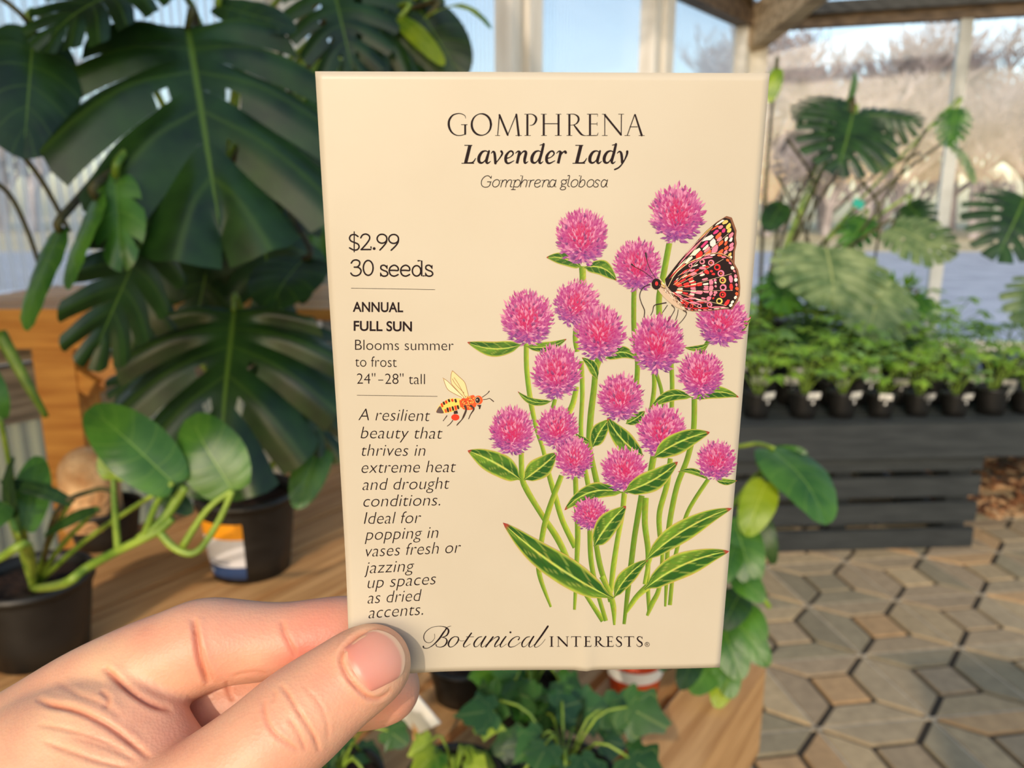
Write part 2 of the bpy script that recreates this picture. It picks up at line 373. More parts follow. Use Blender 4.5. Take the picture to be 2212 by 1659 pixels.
data += [('L', (852, 690), (872, 690), (848, 802)), ('C', (857, 768), (884, 733), (912, 735), (914, 756), (902, 802))]
data += [('L', (928, 736), (952, 730), (935, 802)), ('C', (942, 765), (960, 738), (986, 732))]
data += [('C', (994, 768), (1030, 762), (1048, 745), (1036, 729), (1010, 735), (990, 768), (996, 798), (1022, 803), (1046, 788))]
data += sl_n(0) + sl_a(0)
data += [('L', (1318, 728), (1292, 734)), ('C',) + tuple(oval(1281, 752, 25, 22, w, w)), ('C', (1264, 772), (1256, 788), (1280, 796), (1298, 806), (1292, 824), (1262, 830), (1244, 818), (1262, 797))]
data += [('C', (1320, 690), (1338, 690), (1328, 740), (1320, 785), (1336, 799))] + sl_o(1387)
data += [('L', (1434, 690), (1454, 690), (1430, 796)), ('C', (1438, 765), (1466, 731), (1490, 742), (1486, 780), (1456, 803), (1431, 794))] + sl_o(1546)
data += [('C', (1640, 742), (1616, 729), (1594, 744), (1604, 762), (1622, 776), (1616, 798), (1590, 802), (1576, 788))] + sl_a(512)
strokes(mb, Z6, data, .2170, default=w); mb.build('botanical_name_lettering', M['ink'], packet)
# price and count
Z7 = Zf(740, 490, .2291); w = 15; mb = Ink()
def sd_s(dx): return [('C', (418 + dx, 384), (396 + dx, 363), (366 + dx, 368), (362 + dx, 394), (385 + dx, 410), (415 + dx, 422), (426 + dx, 446), (406 + dx, 464), (375 + dx, 462), (360 + dx, 444)), ('L', (420 + dx, 364, 10), (420 + dx, 394, 10)), ('L', (358 + dx, 434, 10), (358 + dx, 464, 10))]
def sd_e(dx): return [('C', (446 + dx, 410), (486 + dx, 410), (524 + dx, 410), (518 + dx, 378), (486 + dx, 362), (452 + dx, 380), (440 + dx, 415), (454 + dx, 452), (488 + dx, 465), (524 + dx, 450))]
data = [('C', (146, 92), (118, 74), (82, 78), (66, 105), (78, 132), (110, 147), (144, 162), (156, 188), (140, 214), (105, 218), (66, 198)), ('L', (110, 46, 11), (110, 236, 11)),
        ('C', (172, 104), (188, 78), (220, 68), (250, 84), (254, 115), (225, 160), (176, 214)), ('L', (174, 214), (268, 214), (268, 190)),
        ('C',) + tuple(oval(372, 112, 46, 42, w, w)), ('C', (418, 112), (412, 146), (388, 180), (352, 219)), ('C',) + tuple(oval(482, 114, 46, 42, w, w)), ('C', (528, 114), (522, 148), (498, 182), (458, 221)),
        ('C', (82, 342), (98, 320), (128, 312), (158, 326), (160, 356), (138, 378), (110, 380)), ('C', (110, 380), (150, 384), (174, 410), (164, 444), (130, 462), (96, 456), (78, 436)),
        ('C',) + tuple(oval(242, 387, 46, 70, w, w))]
data += sd_s(0) + sd_e(0) + sd_e(108) + [('C',) + tuple(oval(698, 415, 40, 49, w, w)), ('L', (712, 320), (746, 320), (746, 462), (768, 462))] + sd_s(424)
strokes(mb, Z7, data, .2291, default=w); disc(mb, *Z7(298, 205), 3.2, 3.2, 1); mb.build('price_lettering', M['ink'], packet)
mb = Ink(); strokes(mb, Z7, [('B', (80, 578, 4.5), (872, 592, 4.5))], .2291); mb.build('rule_line', M['ink'], packet)
mb = Ink(); strokes(mb, Z7, [('B', (135, 1588, 4.5), (895, 1598, 4.5))], .2291); mb.build('rule_line', M['ink'], packet)
# script and small caps
Z10 = Zf(900, 1340, .2351); mb = Ink()
Ba = [('C', (600, 149, 6), (565, 160, 10), (530, 205, 15), (532, 240, 10), (560, 238, 5), (598, 195, 5), (628, 152, 8)), ('C', (636, 147, 13), (606, 195, 15), (592, 232, 12), (606, 246, 5), (648, 216, 4))]
data = [('C', (278, 72, 8), (248, 110, 15), (205, 172, 15), (150, 228, 9), (100, 256, 6), (66, 252, 10), (62, 240, 16)),
        ('C', (164, 125, 4), (164, 165, 4), (130, 202, 5), (85, 198, 6), (65, 158, 8), (82, 108, 7), (138, 66, 5), (210, 54, 5), (268, 64, 9), (294, 95, 16), (276, 138, 12), (232, 156, 5), (214, 156, 4)),
        ('C', (230, 156, 4), (268, 166, 9), (278, 196, 15), (258, 230, 12), (222, 246, 7), (186, 240, 6), (178, 222, 10)), ('C', (316, 52, 4), (288, 60, 5), (262, 80, 5)),
        ('C', (352, 148, 7), (318, 168, 12), (292, 212, 15), (304, 244, 9), (340, 236, 6), (378, 194, 13), (382, 158, 10), (352, 148, 6)), ('C', (384, 172, 4), (405, 188, 4), (438, 186, 4)),
        ('C', (504, 116, 12), (462, 175, 15), (432, 225, 13), (444, 246, 6), (494, 216, 4)), ('B', (455, 151, 5), (526, 151, 5))]
data += Ba + [('C', (648, 216, 4), (690, 160, 5), (702, 150, 10)), ('B', (706, 148, 13), (632, 247, 13)), ('C', (650, 225, 4), (706, 170, 5), (745, 149, 9), (756, 166, 14), (722, 218, 13), (722, 244, 7), (768, 216, 4)),
        ('C', (820, 148, 12), (786, 195, 15), (768, 232, 12), (782, 246, 5), (826, 216, 4)),
        ('C', (934, 178, 12), (946, 158, 8), (922, 148, 6), (880, 170, 11), (846, 215, 15), (856, 244, 9), (900, 238, 5), (956, 200, 4))] + off(Ba, 440)
data += [('C', (1206, 54, 17), (1150, 136, 17), (1100, 205, 14), (1082, 238, 9), (1104, 246, 5), (1146, 218, 4), (1182, 172, 4))]
strokes(mb, Z10, data, .2351); disc(mb, *Z10(862, 110), 2.2, 2.2, 1)
D = []
def cap(x, kind):
    t, b_ = 149, 240
    if kind == 'I': S('B', (x, t, 15), (x, b_, 15)); ser(x - 18, x + 18, t, 5); ser(x - 18, x + 18, b_, 5)
    if kind == 'N': S('B', (x - 40, t, 6), (x - 40, b_, 6)); S('L', (x - 40, t + 4, 15), (x + 40, b_ - 4, 15)); S('B', (x + 42, t, 6), (x + 42, b_ + 3, 6)); ser(x - 56, x - 34, t, 4); ser(x - 54, x - 26, b_, 4); ser(x + 28, x + 58, t, 4)
    if kind == 'T': S('B', (x, t, 15), (x, b_, 15)); ser(x - 44, x + 44, t, 6); S('B', (x - 44, t - 3, 4), (x - 44, t + 16, 3)); S('B', (x + 44, t - 3, 4), (x + 44, t + 16, 3)); ser(x - 18, x + 18, b_, 5)
    if kind == 'E': S('B', (x, t, 15), (x, b_, 15)); ser(x - 18, x + 40, t, 6); ser(x, x + 32, 193, 6); ser(x - 18, x + 44, b_, 7); S('B', (x + 41, t, 4), (x + 41, t + 16, 3)); S('B', (x + 33, 184, 4), (x + 33, 203, 4)); S('B', (x + 50, 224, 3), (x + 44, 242, 6))
    if kind == 'R': S('B', (x, t, 15), (x, b_, 15)); ser(x - 20, x + 8, t, 5); ser(x - 18, x + 18, b_, 5); S('C', (x, t, 5), (x + 28, t + 2, 8), (x + 40, 170, 14), (x + 28, 190, 9), (x, 197, 5)); S('C', (x + 18, 196, 10), (x + 44, 226, 14), (x + 66, 240, 8), (x + 88, 242, 4))
    if kind == 'S': S('C', (x + 24, 168, 4), (x + 14, 152, 6), (x - 8, 150, 9), (x - 20, 168, 13), (x - 4, 190, 15), (x + 18, 206, 15), (x + 22, 228, 11), (x, 241, 7), (x - 22, 232, 5), (x - 26, 218, 4)); S('B', (x + 24, 148, 4), (x + 25, 172, 4))
for x, k in ((1240, 'I'), (1342, 'N'), (1465, 'T'), (1556, 'E'), (1650, 'R'), (1760, 'E'), (1858, 'S'), (1952, 'T'), (2048, 'S')): cap(x, k)
strokes(mb, Z10, D, .2351)
strokes(mb, Z10, [('C',) + tuple(oval(2118, 221, 20, 20, 4.5, 4.5)), ('L', (2110, 232, 4), (2110, 209, 4)), ('C', (2110, 209, 4), (2124, 211, 4), (2122, 221, 4), (2110, 222, 4)), ('L', (2116, 222, 4), (2126, 232, 4))], .2351)
mb.build('maker_lettering', M['ink'], packet)
# sans lines from the built-in face
def textmesh(s, offset=0.0, space=1.0):
    cu = bpy.data.curves.new('t', 'FONT'); cu.body = s; cu.size = 1; cu.offset = offset; cu.space_character = space; cu.resolution_u = 5
    ob = bpy.data.objects.new('t', cu); COL.objects.link(ob); dg = bpy.context.evaluated_depsgraph_get()
    me = bpy.data.meshes.new_from_object(ob.evaluated_get(dg)); vs = [tuple(v.co) for v in me.vertices]; fs = [tuple(p.vertices) for p in me.polygons]
    bpy.data.objects.remove(ob); bpy.data.meshes.remove(me); return vs, fs
def text_line(mb, s, x0, y0, x1, y1, cap_px, offset=0.0, shear=0.0, lean=0.0):
    vs, fs = textmesh(s, offset); vs = [(x + shear * y, y) for x, y, z in vs]
    a = min(v[0] for v in vs); b = max(v[0] for v in vs); out = []
    for x, y in vs:
        t = (x - a) / (b - a); out.append(INK(x0 + (x1 - x0) * t + lean * y * cap_px, y0 + (y1 - y0) * t - y / CAPH * cap_px, 0))
    mb.add(out, fs)
CAPH = max(v[1] for v in textmesh('H')[0])
mb = Ink(); text_line(mb, 'ANNUAL', 762, 673, 871, 674, 20.4, .022); text_line(mb, 'FULL SUN', 764, 714, 890, 715.5, 20.4, .022); mb.build('growing_type_lettering', M['ink'], packet)
mb = Ink()
text_line(mb, 'Blooms summer', 767, 756, 980, 757, 22.5, -.010); text_line(mb, 'to frost', 767, 792, 857, 793, 22.5, -.010)
text_line(mb, '24"  28" tall', 771, 829, 918, 830, 22.5, -.010); ribbon(mb, [(817, 821, 1.8), (828, 821, 1.8)], 1, (1, 1, 1, 1), cap=False); mb.build('bloom_time_lettering', M['ink'], packet)
mb = Ink()
for s, x0, y0, x1, y1 in (('A resilient', 774, 908, 929, 910), ('beauty that', 779, 947, 956, 948), ('thrives in', 781, 985, 919, 985), ('extreme heat', 781, 1022, 985, 1020), ('and drought', 783, 1059, 971, 1056),
        ('conditions.', 785, 1095, 951, 1092), ('Ideal for', 786, 1132, 910, 1130), ('popping in', 788, 1167, 947, 1162), ('vases fresh or', 790, 1203, 996, 1194), ('jazzing', 787, 1239, 895, 1234),
        ('up spaces', 794, 1271, 942, 1262), ('as dried', 794, 1304, 911, 1298), ('accents.', 796, 1336, 914, 1328)):
    text_line(mb, s, x0, y0, x1, y1, 26.0, -.013, shear=.21)
mb.build('description_lettering', M['ink'], packet)
# --- the botanical drawing
art = bpy.data.objects.new('flower_illustration', None); COL.objects.link(art); art.parent = packet
tag(art, 'drawing of pink globe flowers on green stems')
def jit(c, a): return tuple(min(1, max(0, x * (1 + rnd.uniform(-a, a)))) for x in c[:3]) + (1,)
def mixc(a, b, t): return tuple(x + (y - x) * t for x, y in zip(a, b))
GL, GM, GD = lin((176, 184, 74)), lin((122, 150, 44)), lin((62, 104, 28))
def pstem(pts, w, lev, dark=0.0, tone=None):
    P = [(x, y, w if len(r) == 0 else r[0]) for x, y, *r in pts]
    mb = Ink()
    def cc(s, t):
        c = mixc(GL, GM, min(1, s * 2)) if s < .5 else mixc(GM, GD, (s - .5) * 2 * .8)
        c = mixc(c, GD, dark); return jit(c, .16)
    ribbon(mb, P, lev, n=10, across=6, cols=cc, cap=False); mb.build('stalk', M['print'], art)
def pleaf(bx, by, tx, ty, w, lev, bend=0.0, dark=.3, tipred=True, asym=0.0, tail=.12, split=.45):
    n, m = 30, 16; L = math.hypot(tx - bx, ty - by); ux, uy = (tx - bx) / L, (ty - by) / L; vx, vy = -uy, ux
    vs = []; cc = []; fs = []; seed = rnd.random() * 10
    c1, c2, ve = lin((40, 84, 30)), lin((104, 140, 44)), lin((186, 200, 92)); rim = lin((190, 150, 90)); yel = lin((170, 186, 70))
    for i in range(n + 1):
        t = i / n; prof = (math.sin(math.pi * min(1, max(0, t)) ** .85) ** .8) if 0 < t < 1 else 0
        prof *= 1 if t > tail else (.35 + .65 * t / tail)
        prof = max(prof, .10 * (1 - t))
        cxm = bx + ux * L * t + vx * bend * L * 4 * t * (1 - t); cym = by + uy * L * t + vy * bend * L * 4 * t * (1 - t)
        for k in range(m + 1):
            s = 2 * k / m - 1; wv = 1 + .06 * math.sin(9 * t + seed + s * 2)
            d = s * w / 2 * prof * wv + asym * w * .2 * prof
            vs.append(INK(cxm + vx * d, cym + vy * d, lev)); a = abs(s)
            base = mixc(c1, c2, min(1, max(0, .25 + .35 * math.sin(6 * t + 3 * s + seed) + (.35 if s < 0 else -.15) - dark * .5)))
            vein = abs((a * 1.0 - (t * 5 + (.3 if s > 0 else 0)) % 1.0)); 
            c = base
            if a < .07: c = ve
            elif vein < .06 and a < .8: c = mixc(base, ve, .32)
            if a > .87: c = mixc(c, yel, .6)
            if a > .97: c = mixc(yel, rim, .7)
            if tipred and t > .955: c = lin((150, 60, 50))
            cc.append(jit(c, .13))
    q = m + 1
    for i in range(n):
        for k in range(m): fs.append((i * q + k, i * q + k + 1, (i + 1) * q + k + 1, (i + 1) * q + k))
    mb = Ink(); mb.add(vs, fs, cc); mb.build('printed_leaf', M['print'], art)
STEMS = [([(1258, 575, 15), (1259, 600, 14), (1259, 640, 14), (1243, 720, 11), (1247, 760, 10)], 12, .1), ([(1246, 835, 11), (1238, 870, 12), (1228, 895, 12), (1218, 930, 8)], 11, -.1),
    ([(1256, 780, 11), (1258, 850, 10), (1255, 930, 10), (1262, 1000, 10), (1272, 1055, 11)], 10, .1), ([(1294, 775, 16), (1287, 800, 13), (1283, 840, 13), (1276, 900, 14), (1273, 960, 13), (1280, 1000, 12), (1290, 1045, 13)], 13, .35),
    ([(1446, 525), (1432, 600), (1424, 640), (1424, 680)], 13, .25), ([(1450, 780), (1452, 830), (1451, 885)], 10, .3), ([(1370, 622), (1369, 660), (1370, 720), (1377, 780), (1375, 830)], 11, .4),
    ([(1137, 742, 11), (1138, 800, 11), (1147, 870, 11), (1160, 930, 9), (1173, 970, 9), (1187, 1029, 11), (1199, 1070, 12), (1215, 1124, 12), (1243, 1182, 13)], 11, 0),
    ([(1532, 733), (1513, 765)], 9, .8), ([(1500, 858, 12), (1498, 930, 12), (1485, 990, 12), (1462, 1052, 12), (1446, 1132, 12), (1442, 1190, 10), (1440, 1250, 9), (1437, 1310, 5)], 11, .35),
    ([(1413, 803), (1413, 840), (1407, 885)], 10, .2), ([(1417, 805), (1428, 840), (1434, 880)], 8, .5), ([(1199, 862), (1192, 890)], 9, .3),
    ([(1126, 975, 11), (1128, 1030, 12), (1138, 1058, 13), (1168, 1108, 12), (1207, 1168, 14), (1240, 1240, 10), (1256, 1269, 9), (1282, 1310, 10), (1303, 1341, 12)], 12, .1),
    ([(1530, 1035), (1500, 1080), (1482, 1115), (1467, 1168), (1456, 1215), (1452, 1253), (1447, 1307)], 9, .3),
    ([(1213, 1027, 11), (1189, 1091, 12), (1176, 1135, 12), (1168, 1180, 11), (1163, 1215, 11), (1168, 1251, 10), (1190, 1311, 5)], 11, .15),
    ([(1243, 1030, 11), (1245, 1083, 11), (1248, 1145, 12), (1246, 1215, 10), (1244, 1260, 9), (1241, 1317, 6)], 11, .2),
    ([(1274, 1142, 11), (1277, 1212, 11), (1290, 1276, 10), (1309, 1341, 9)], 10, .3), ([(1287, 1172, 11), (1297, 1225, 12), (1312, 1272, 11), (1318, 1300, 8)], 11, .4),
    ([(1349, 1062, 12), (1344, 1110, 11), (1334, 1165, 11), (1325, 1225, 12), (1319, 1280, 10)], 12, 0), ([(1386, 1070, 13), (1372, 1150, 12), (1364, 1212, 12), (1357, 1270, 11), (1348, 1348, 7)], 12, .6),
    ([(1395, 1075, 13), (1393, 1130, 13), (1400, 1190, 12), (1399, 1250, 10), (1402, 1320, 8)], 12, .25), ([(1412, 985, 14), (1404, 1030, 14)], 12, .3),
    ([(1448, 990, 11), (1441, 1045, 12), (1425, 1105, 12), (1425, 1150, 11), (1431, 1195, 9), (1424, 1269, 10), (1408, 1305, 11), (1398, 1330, 6)], 11, .2),
    ([(1300, 1245, 12), (1315, 1276, 11), (1325, 1310, 12), (1327, 1350, 5)], 10, .1), ([(1405, 1262, 16), (1378, 1286, 12), (1362, 1308, 10), (1353, 1325, 3)], 10, 0), ([(1405, 1200, 12), (1399, 1225, 9), (1392, 1262, 8)], 9, 0)]
for i, (p, w, dk) in enumerate(STEMS): pstem(p, w, 2 + i * 1.5, dk)
for i, a in enumerate([(1256, 577, 1180, 556, 30, .10, .5), (1262, 578, 1332, 606, 34, -.18, .6), (1126, 744, 1009, 739, 34, -.10, .1), (1136, 748, 1224, 732, 22, .10, .3), (1308, 775, 1378, 777, 28, -.22, .6),
        (1290, 818, 1257, 772, 22, .12, .6), (1540, 738, 1622, 683, 22, .12, .5), (1532, 742, 1478, 750, 13, -.12, .3), (1500, 862, 1596, 858, 28, -.14, .1), (1494, 858, 1406, 880, 26, .16, .5), (1192, 866, 1118, 845, 16, -.16, .3),
        (1125, 1036, 1010, 973, 52, .04, .1), (1132, 1036, 1203, 978, 46, .02, .4), (1280, 965, 1316, 905, 36, -.05, .6), (1274, 955, 1243, 936, 14, -.1, .7), (1352, 915, 1393, 888, 24, .05, .6), (1390, 985, 1312, 901, 42, -.08, .6),
        (1546, 1036, 1592, 1038, 14, .08, .2), (1530, 1036, 1464, 1019, 14, .14, .4), (1345, 1064, 1219, 1102, 36, .16, .3)]):
    pleaf(a[0], a[1], a[2], a[3], a[4], 45 + i * 1.2, a[5], a[6])
HEADS = [(1257, 512, 57, 62, 0, 0), (1463, 462, 60, 64, .1, 0), (1376, 573, 52, 57, 0, 0), (1139, 687, 57, 61, 0, 0), (1246, 656, 50, 52, .5, 0), (1560, 692, 56, 58, .15, 0), (1296, 718, 55, 61, 0, 1), (1420, 742, 59, 65, .05, 0),
    (1202, 803, 54, 60, 0, 0), (1513, 808, 50, 52, 0, 0), (1340, 858, 50, 52, 0, 0), (1106, 931, 49, 54, .05, 0), (1204, 924, 46, 46, .1, 0), (1429, 930, 54, 58, .1, 0), (1240, 988, 42, 46, 0, 1), (1348, 1014, 50, 50, 0, 0), (1547, 994, 44, 44, 0, 0), (1275, 1109, 39, 37, 0, 0)]
HOT, PINK, PALE, PURP, DEEP = lin((178, 4, 82)), lin((158, 42, 118)), lin((206, 140, 172)), lin((112, 48, 128)), lin((62, 32, 96))
for hi, (cx, cy, rx, ry, tilt, tier) in enumerate(HEADS):
    mb = Ink(); b0 = 75 + tier * 30; ct, st = math.cos(tilt), math.sin(tilt)
    disc(mb, cx, cy, rx * .84, ry * .84, b0, mixc(PINK, PALE, .25), n=30)
    items = []
    N = 420 if rx > 45 else 320
    for k in range(N):
        r = math.sqrt((k + .5) / N); a = k * 2.39996 + rnd.uniform(-.2, .2)
        items.append((r * (.94 + rnd.uniform(-.05, .07)), a))
    items.sort(key=lambda q: -q[0])
    hs = .02 + .1 * rnd.random()
    for k, (r, a) in enumerate(items):
        x, y = r * math.cos(a), r * math.sin(a)            # y down
        dx, dy = x, y - .55; L = math.hypot(dx, dy) or 1; dx /= L; dy /= L
        if y > .2: k2 = min(1, (y - .2) / .6); dx = dx * (1 + k2); dy = dy * (1 - .5 * k2); L = math.hypot(dx, dy); dx /= L; dy /= L
        ln = rnd.uniform(.15, .27) * (1.05 if r > .8 else .9); wd = rnd.uniform(.030, .055)
        up_ = max(0, -y); low = max(0, y); cen = max(0, 1 - math.hypot(x * 1.2, (y + .05) * 1.2) * 1.25)
        c = mixc(PINK, PURP, min(1, low * 1.15 + .15 * rnd.random())); c = mixc(c, HOT, min(1, cen * 1.7)); 
        if rnd.random() < .20 + .45 * up_: c = mixc(c, PALE, rnd.uniform(.45, .95))
        if rnd.random() < .07 + .13 * low: c = mixc(c, DEEP, .75)
        if r > .86 and rnd.random() < .4: c = mixc(c, PALE, .4)
        lv = b0 + 1 + 24 * k / N
        bx_, by_ = x - dx * ln * .45, y - dy * ln * .45
        pts = [(bx_, by_), (x - dy * wd, y + dx * wd), (x + dx * ln * .6, y + dy * ln * .6), (x + dy * wd, y - dx * wd)]
        vs = [INK(cx + (u * rx) * ct - (v * ry) * st, cy + (u * rx) * st + (v * ry) * ct, lv) for u, v in pts]
        mb.add(vs, [(0, 1, 2, 3)], [jit(mixc(c, HOT, .12), .08), jit(c, .08), jit(mixc(c, PALE, .35), .05), jit(c, .08)])
    mb.build('printed_flower_head', M['print'], art)
for i, a in enumerate([(1412, 988, 1533, 933, 46, -.06, .45), (1348, 1062, 1464, 997, 46, .06, .4), (1283, 1180, 1352, 1092, 48, -.05, .35), (1324, 1292, 1086, 1128, 62, -.04, .55), (1326, 1290, 1400, 1208, 34, -.08, .3), (1394, 1210, 1581, 1097, 46, -.06, .1), (1392, 1272, 1575, 1190, 54, -.07, .35)]):
    pleaf(a[0], a[1], a[2], a[3], a[4], 145 + i * 1.5, a[5], a[6])
# --- butterfly
bf = bpy.data.objects.new('butterfly_illustration', None); COL.objects.link(bf); bf.parent = packet; tag(bf, 'drawing of a black, red and cream butterfly')
Z11 = Zf(1360, 450, .1507)
FORE = [(520, 1090), (505, 1015), (700, 765), (900, 535), (1100, 318), (1250, 190), (1385, 108), (1462, 132), (1492, 215), (1530, 320), (1520, 420), (1532, 500), (1505, 620), (1500, 810), (1440, 710), (1300, 655), (1150, 650), (1000, 710), (850, 790), (700, 900), (600, 1010), (545, 1130)]
HIND = [(545, 1130), (620, 980), (700, 885), (850, 772), (1000, 700), (1150, 640), (1300, 640), (1430, 690), (1490, 770), (1550, 880), (1575, 1000), (1582, 1130), (1575, 1250), (1530, 1350), (1465, 1450), (1380, 1440), (1150, 1470), (900, 1472), (780, 1450), (640, 1340), (560, 1220)]
def poly(mb, P, lev, col, tf):
    cx = sum(p[0] for p in P) / len(P); cy = sum(p[1] for p in P) / len(P)
    vs = [INK(*tf(cx, cy), lev)] + [INK(*tf(x, y), lev) for x, y in P]; n = len(P)
    mb.add(vs, [(0, 1 + k, 1 + (k + 1) % n) for k in range(n)], col)
def rmax(P, bx, by, ang):
    best = 0; dx, dy = math.cos(ang), math.sin(ang)
    for i in range(len(P)):
        (x1, y1), (x2, y2) = P[i], P[(i + 1) % len(P)]; ex, ey = x2 - x1, y2 - y1; den = dx * ey - dy * ex
        if abs(den) < 1e-9: continue
        t = ((x1 - bx) * ey - (y1 - by) * ex) / den; s = ((x1 - bx) * dy - (y1 - by) * dx) / den
        if 0 <= s <= 1 and t > best: best = t
    return best
BLK, RED, ORG, PK, CRM, BRN = lin((34, 22, 22)), lin((226, 52, 52)), lin((232, 96, 56)), lin((238, 128, 150)), lin((240, 222, 204)), lin((126, 84, 62)); MAUV = lin((200, 60, 120)); YEL = lin((220, 190, 100))
def wing(name, P, bx, by, a0, a1, ns, rings, lev, pal):
    mb = Ink(); poly(mb, [(x, y) for x, y in P], lev, BRN, Z11)
    poly(mb, [(bx + (x - bx) * .975, by + (y - by) * .975) for x, y in P], lev + 1, BLK, Z11)
    for s in range(ns):
        b0 = a0 + (a1 - a0) * s / ns; b1 = a0 + (a1 - a0) * (s + 1) / ns; g = (b1 - b0) * .07
        for (r0, r1, kind) in rings:
            for sub in range(2 if kind in ('mix', 'mar') else 1):
                if kind in ('mix', 'mar'): c0 = b0 + g + (b1 - b0 - 2 * g) * sub / 2; c1 = c0 + (b1 - b0 - 2 * g) / 2 - g * .5
                else: c0, c1 = b0 + g, b1 - g
                if kind != 'eye' and rnd.random() < .08: continue
                R0, R1 = rmax(P, bx, by, c0), rmax(P, bx, by, c1); q0 = r0 + rnd.uniform(0, .015); q1 = r1 - rnd.uniform(.008, .025)
                def pp(an, R, q): return (bx + math.cos(an) * R * q, by + math.sin(an) * R * q)
                col = jit(rnd.choice(pal[kind]), .1)
                cm = (c0 + c1) / 2; Rm = rmax(P, bx, by, cm)
                if kind == 'eye':
                    x, y = pp(cm, Rm, (r0 + r1) / 2); er = min((r1 - r0) * Rm * .5, (c1 - c0) * Rm * .42)
                    disc(mb, *Z11(x, y), er * .1507, er * .1507, lev + 3, col, 14); disc(mb, *Z11(x - 4, y), er * .09, er * .085, lev + 4, BLK, 12)
                    if rnd.random() < .5: disc(mb, *Z11(x, y), er * .04, er * .04, lev + 5, ORG, 8)
                    continue
                pts = [pp(c0, R0, q0), pp((c0 + c1) / 2, Rm, q0 - .012), pp(c1, R1, q0 + rnd.uniform(-.01, .02)), pp(c1, R1, q1), pp((c0 + c1) / 2, Rm, q1 + .012), pp(c0, R0, q1)]
                poly(mb, pts, lev + 3, col, Z11)
    for s in range(1, ns):
        an = a0 + (a1 - a0) * s / ns; R = rmax(P, bx, by, an)
        if s % 2: ribbon(mb, [(bx + math.cos(an) * R * q, by + math.sin(an) * R * q + 14 * math.sin(q * 5), 5) for q in (.15, .4, .65, .9)], lev + 6, lin((214, 190, 160)), Z11, .1507, cap=False)
    return mb
mb = wing('wing', FORE, 480, 1130, math.radians(-56), math.radians(-22), 6, [(.22, .34, 'in'), (.34, .45, 'red'), (.46, .56, 'red'), (.57, .66, 'mix'), (.665, .75, 'pale'), (.755, .83, 'mix'), (.835, .89, 'mix'), (.9, .965, 'mar')], 160,
    dict(red=[RED, ORG, CRM, BLK, RED], mix=[PK, CRM, MAUV, ORG, BLK], pale=[CRM, CRM, BLK, PK], mar=[PK, ORG, CRM, YEL], **{'in': [BRN, RED, BLK]}))
mb.build('forewing', M['print'], bf)
mb = wing('wing', HIND, 545, 1160, math.radians(-50), math.radians(46), 13, [(.13, .22, 'in'), (.22, .31, 'red'), (.315, .40, 'mix'), (.405, .49, 'pk'), (.495, .57, 'mix'), (.575, .64, 'pk'), (.645, .69, 'mix'), (.69, .84, 'eye'), (.85, .91, 'pk'), (.93, .975, 'mar')], 170,
    dict(red=[RED, BLK, RED, PK], mix=[CRM, PK, RED, BLK], pk=[PK, RED, BLK, PK], eye=[PK, YEL, RED, PK], mar=[CRM, PK, CRM, ORG], **{'in': [RED, CRM, ORG]}))
ribbon(mb, [(548, 1125, 7), (620, 985, 8), (700, 890, 9), (850, 775, 9), (1000, 703, 8), (1150, 645, 7), (1300, 645, 6), (1440, 705, 5)], 178, lin((226, 202, 150)), Z11, .1507, cap=False)
mb.build('hindwing', M['print'], bf)
mb = Ink()
ribbon(mb, [(400, 1010, 70), (450, 1120, 120), (560, 1250, 130), (680, 1370, 90), (800, 1460, 14)], 182, lin((196, 172, 148)), Z11, .1507, cap=False)
for k in range(150):
    t = rnd.random(); x = 420 + 370 * t; y = 1060 + 380 * t + rnd.uniform(-55, 55) * (1 - t * .6); c = rnd.choice([CRM, BRN, BLK, lin((220, 190, 160)), BRN])
    ribbon(mb, [(x, y, 7), (x + rnd.uniform(20, 46), y + rnd.uniform(20, 50), 3)], 184 + k * .04, c, Z11, .1507, n=1, cap=False)
disc(mb, *Z11(382, 1082), 10.5, 12, 188, BLK); disc(mb, *Z11(384, 1076), 3.2, 4.6, 189, RED)
ribbon(mb, [(450, 1060, 16), (500, 1130, 20)], 188, YEL, Z11, .1507, cap=False)
mb.build('butterfly_body', M['print'], bf)
mb = Ink()
for pts in ([(325, 1000, 8), (200, 905, 8), (80, 840, 10), (25, 800, 26)], [(370, 1000, 8), (285, 860, 8), (245, 740, 10), (228, 640, 26)], [(290, 1085, 14), (190, 1135, 12), (142, 1240, 12), (165, 1350, 12), (210, 1460, 14), (202, 1560, 10)],
            [(520, 1350, 16), (440, 1365, 14), (350, 1390, 12), (328, 1470, 10), (300, 1530, 8)], [(600, 1385, 14), (642, 1440, 10), (600, 1530, 9), (540, 1630, 8)], [(692, 1450, 9), (680, 1530, 9), (655, 1600, 9)], [(765, 1460, 14), (812, 1500, 10), (770, 1580, 9), (708, 1650, 7)], [(540, 1385, 9), (468, 1490, 8)]):
    ribbon(mb, pts, 190, lin((52, 38, 40)), Z11, .1507, cap=True)
mb.build('antennae_and_legs', M['print'], bf)
